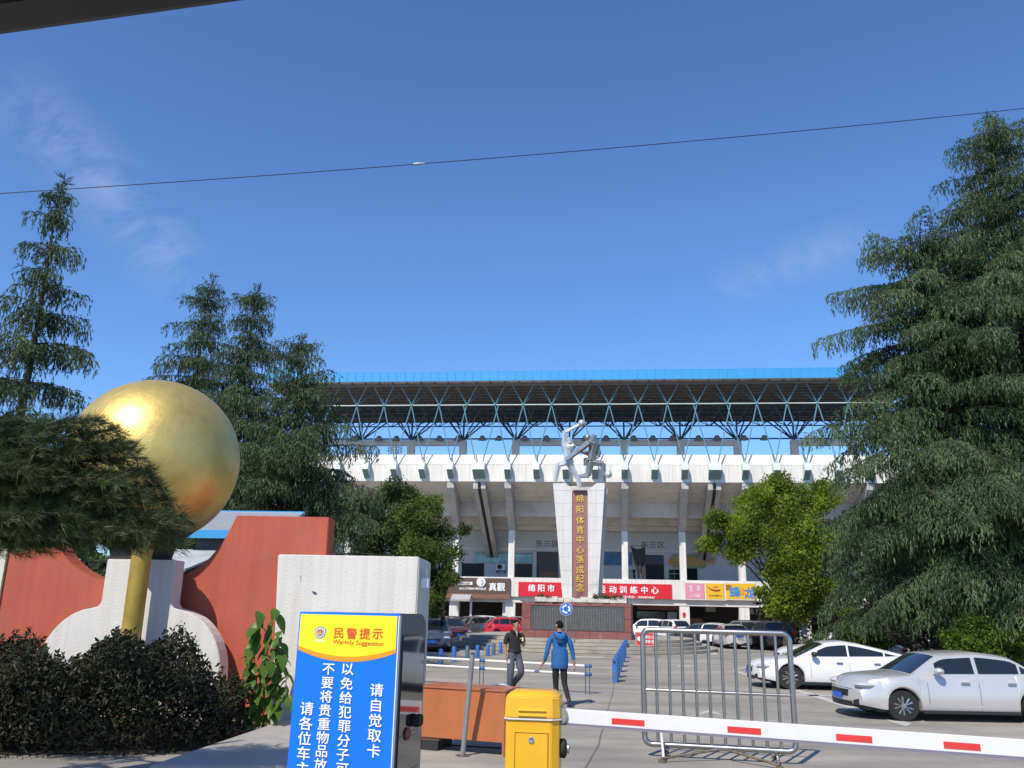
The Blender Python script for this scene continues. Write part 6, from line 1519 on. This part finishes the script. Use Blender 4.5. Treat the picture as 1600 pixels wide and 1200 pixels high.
broadleaf('small bright bush behind the white sedans under the drooping cedar', base, 2.2, clumps_px(base, d4, [(1330, 962, 18, 0), (1318, 985, 18, -.2), (1350, 985, 24, .2), (1336, 1005, 20, -.2), (1372, 1000, 20, .2)]), 4200, .15, 'leafbush', 34, trunk_r=.05, name='leafy_bush')
d5 = 24.0; base = (atY(1530, 1000, d5)[0], d5, 0)
broadleaf('yellow green bush behind the silver car at the right', base, 2.0, clumps_px(base, d5, [(1530, 985, 28, 0), (1500, 1000, 24, .2), (1565, 995, 26, .1), (1540, 1015, 28, -.2), (1590, 1010, 24, .3)]), 5200, .15, 'leafbush', 35, trunk_r=.05, name='leafy_bush')
# dark shrubbery behind the cars on the right and beyond the gate wall on the left
def hedge(label, name, poly, zf, n, size, mat, seed, cat):
    rng = np.random.default_rng(seed); A = np.array([p[:2] for p in poly])
    c = A.mean(0); t = thing(name, (c[0], c[1], 0), 0, label=label, category=cat)
    lo, hi = A.min(0), A.max(0)
    def inside(p):
        r = np.zeros(len(p), bool); j = len(A) - 1
        for i in range(len(A)):
            cnd = ((A[i, 1] > p[:, 1]) != (A[j, 1] > p[:, 1])) & (p[:, 0] < (A[j, 0] - A[i, 0]) * (p[:, 1] - A[i, 1]) / (A[j, 1] - A[i, 1] + 1e-9) + A[i, 0]); r ^= cnd; j = i
        return r
    def cf(k):
        out = np.zeros((0, 3))
        while len(out) < k:
            p = rng.uniform(lo, hi, (k * 2, 2)); p = p[inside(p)]; h = zf(p[:, 0], p[:, 1]); u = rng.random(len(p)) ** .6
            out = np.concatenate([out, np.concatenate([p - c, (h * u)[:, None]], 1)])
        return out[:k]
    tri_mesh('foliage', leaf_cards(n, cf, size, rng, .45), M[mat], t)
    st_ = MB()
    for p in cf(60): st_.tube([(p[0], p[1], 0), (p[0] + .05, p[1], p[2] * .5), (p[0] - .03, p[1] + .04, p[2] * .95)], [.014, .01, .004], 4)
    st_.build('stems', M['bark'], t, kind='stuff')
    return t
hz_ = lambda x, y: 1.22 + .18 * np.sin(x * 2.1) + .13 * np.sin(x * 5.3 + y * 3) + .16 * np.abs(np.sin(x * 13 + y * 7) * np.sin(x * 29 - y * 17)) - .55 * np.clip((x + 5.2) / 1.2, 0, 1)
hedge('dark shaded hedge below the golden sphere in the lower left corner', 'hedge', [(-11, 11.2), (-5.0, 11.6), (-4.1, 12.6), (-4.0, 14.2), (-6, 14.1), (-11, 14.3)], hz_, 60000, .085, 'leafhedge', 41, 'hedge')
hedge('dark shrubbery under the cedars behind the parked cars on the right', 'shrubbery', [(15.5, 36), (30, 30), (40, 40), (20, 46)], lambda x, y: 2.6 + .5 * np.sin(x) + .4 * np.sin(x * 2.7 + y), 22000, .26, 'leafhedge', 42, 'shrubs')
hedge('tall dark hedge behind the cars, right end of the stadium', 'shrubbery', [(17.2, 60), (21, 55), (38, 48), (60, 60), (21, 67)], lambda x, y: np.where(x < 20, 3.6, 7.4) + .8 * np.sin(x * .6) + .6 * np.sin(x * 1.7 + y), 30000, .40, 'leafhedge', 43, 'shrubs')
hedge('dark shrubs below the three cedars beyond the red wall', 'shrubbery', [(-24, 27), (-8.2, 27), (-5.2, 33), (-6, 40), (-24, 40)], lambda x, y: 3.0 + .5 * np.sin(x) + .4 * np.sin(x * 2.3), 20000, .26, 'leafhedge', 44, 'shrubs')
# leafy climber beside the white pier: every large leaf its own piece
rng = random.Random(9)
def leafmesh(L_, w):
    n = 5; vs = [(0, 0, 0)]; f = []
    m = MB(); L0 = []
    for i in range(n + 1):
        t = i / n; ww = w * math.sin(math.pi * min(1, t * .92 + .06)) ** .8 * (1 - .35 * t); z = -.35 * L_ * t * t; L0.append((t * L_, ww, z))
    for (y, ww, z) in L0: m.v += [(-ww, y, z + ww * .25), (0, y, z), (ww, y, z + ww * .25)]
    for i in range(n):
        a = i * 3; m.f += [(a, a + 1, a + 4, a + 3), (a + 1, a + 2, a + 5, a + 4)]; m.m += [0, 0]
    return m.mesh('leaf', M['leafplant'], True, 0, 180)
M['leafplant'] = leafmat('big_plant_leaves', (.05, .12, .02), (.17, .30, .05), 3, .35, .4)
lms = [leafmesh(.25, .085), leafmesh(.19, .07), leafmesh(.29, .095)]
gp0 = ground(398, 1140); pb = thing('climbing_plant', (gp0[0], 14.2, 0), 0, label='leafy green plant climbing between the red wall and the white pier', category='plant')
stem = MB(); spots = []
O = np.array([gp0[0], 14.2, 0])
for pts in (((398, 1140), (408, 1080), (418, 1010), (432, 950)), ((390, 1140), (395, 1060), (400, 1000), (405, 955)), ((402, 1140), (420, 1090), (440, 1040), (440, 985)), ((385, 1140), (380, 1090), (392, 1040), (388, 1005)), ((405, 1140), (432, 1100), (428, 1060), (418, 1030)), ((408, 1140), (445, 1090), (448, 1050), (430, 1000)), ((395, 1140), (404, 1100), (412, 1050), (425, 990))):
    Q = [atY(x, y, 14.2 + rng.uniform(-.15, .15)) - O for x, y in pts]; Q[0][2] = 0
    stem.tube([tuple(q) for q in Q], [.012, .010, .008, .004], 5)
    for i in range(3):
        for k in range(8):
            t = (k + rng.random()) / 8; q = Q[i] * (1 - t) + Q[i + 1] * t
            if i == 0 and t < .4: continue
            spots.append(q)
stem.build('stem', pmat('green_stem', (.10, .12, .04), .7, var=.1), pb)
for q in spots:
    az = R(rng.uniform(95, 265))
    o = link('leaf', rng.choice(lms), pb, tuple(q), (R(rng.uniform(-62, -8)), R(rng.uniform(-30, 30)), az)); s = rng.uniform(.7, 1.25); o.scale = (s, s, s)
# distant wooded horizon beyond the stadium ends
rngf = np.random.default_rng(77)
def far_cf(n):
    a = rngf.choice([0, 1], n); th = np.where(a == 0, rngf.uniform(R(18), R(75), n), rngf.uniform(R(-75), R(-24), n)); rr = rngf.uniform(120, 150, n)
    h = 7 + 2.5 * np.sin(th * 23) + 1.5 * np.sin(th * 61)
    return np.stack([rr * np.sin(th), rr * np.cos(th), h * rngf.random(n) ** .6], 1)
tri_mesh('far_trees', leaf_cards(26000, far_cf, 1.5, rngf, .6), M['leafdark'], None, kind='stuff', label='far belt of dark trees beyond both ends of the stadium', category='trees')
# cabin / signboard in the shade at the right
g = atY(1257, 985, 47); sb_ = thing('notice_stand', (g[0], 47, 0), -R(6), label='pale blue upright notice board in the shade of the wide bright tree', category='notice board')
z0, z1 = atY(1257, 992, 47)[2], atY(1257, 977, 47)[2]
m = MB(); m.box(-.14, .14, -.02, .02, z0, z1); m.build('notice_board', pmat('pale_blue_board', (.20, .27, .40), .5, var=.1), sb_)
m = MB(); m.box(-.10, -.06, .021, .06, 0, z1); m.box(.06, .10, .021, .06, 0, z1); m.build('legs', M['galv'], sb_)
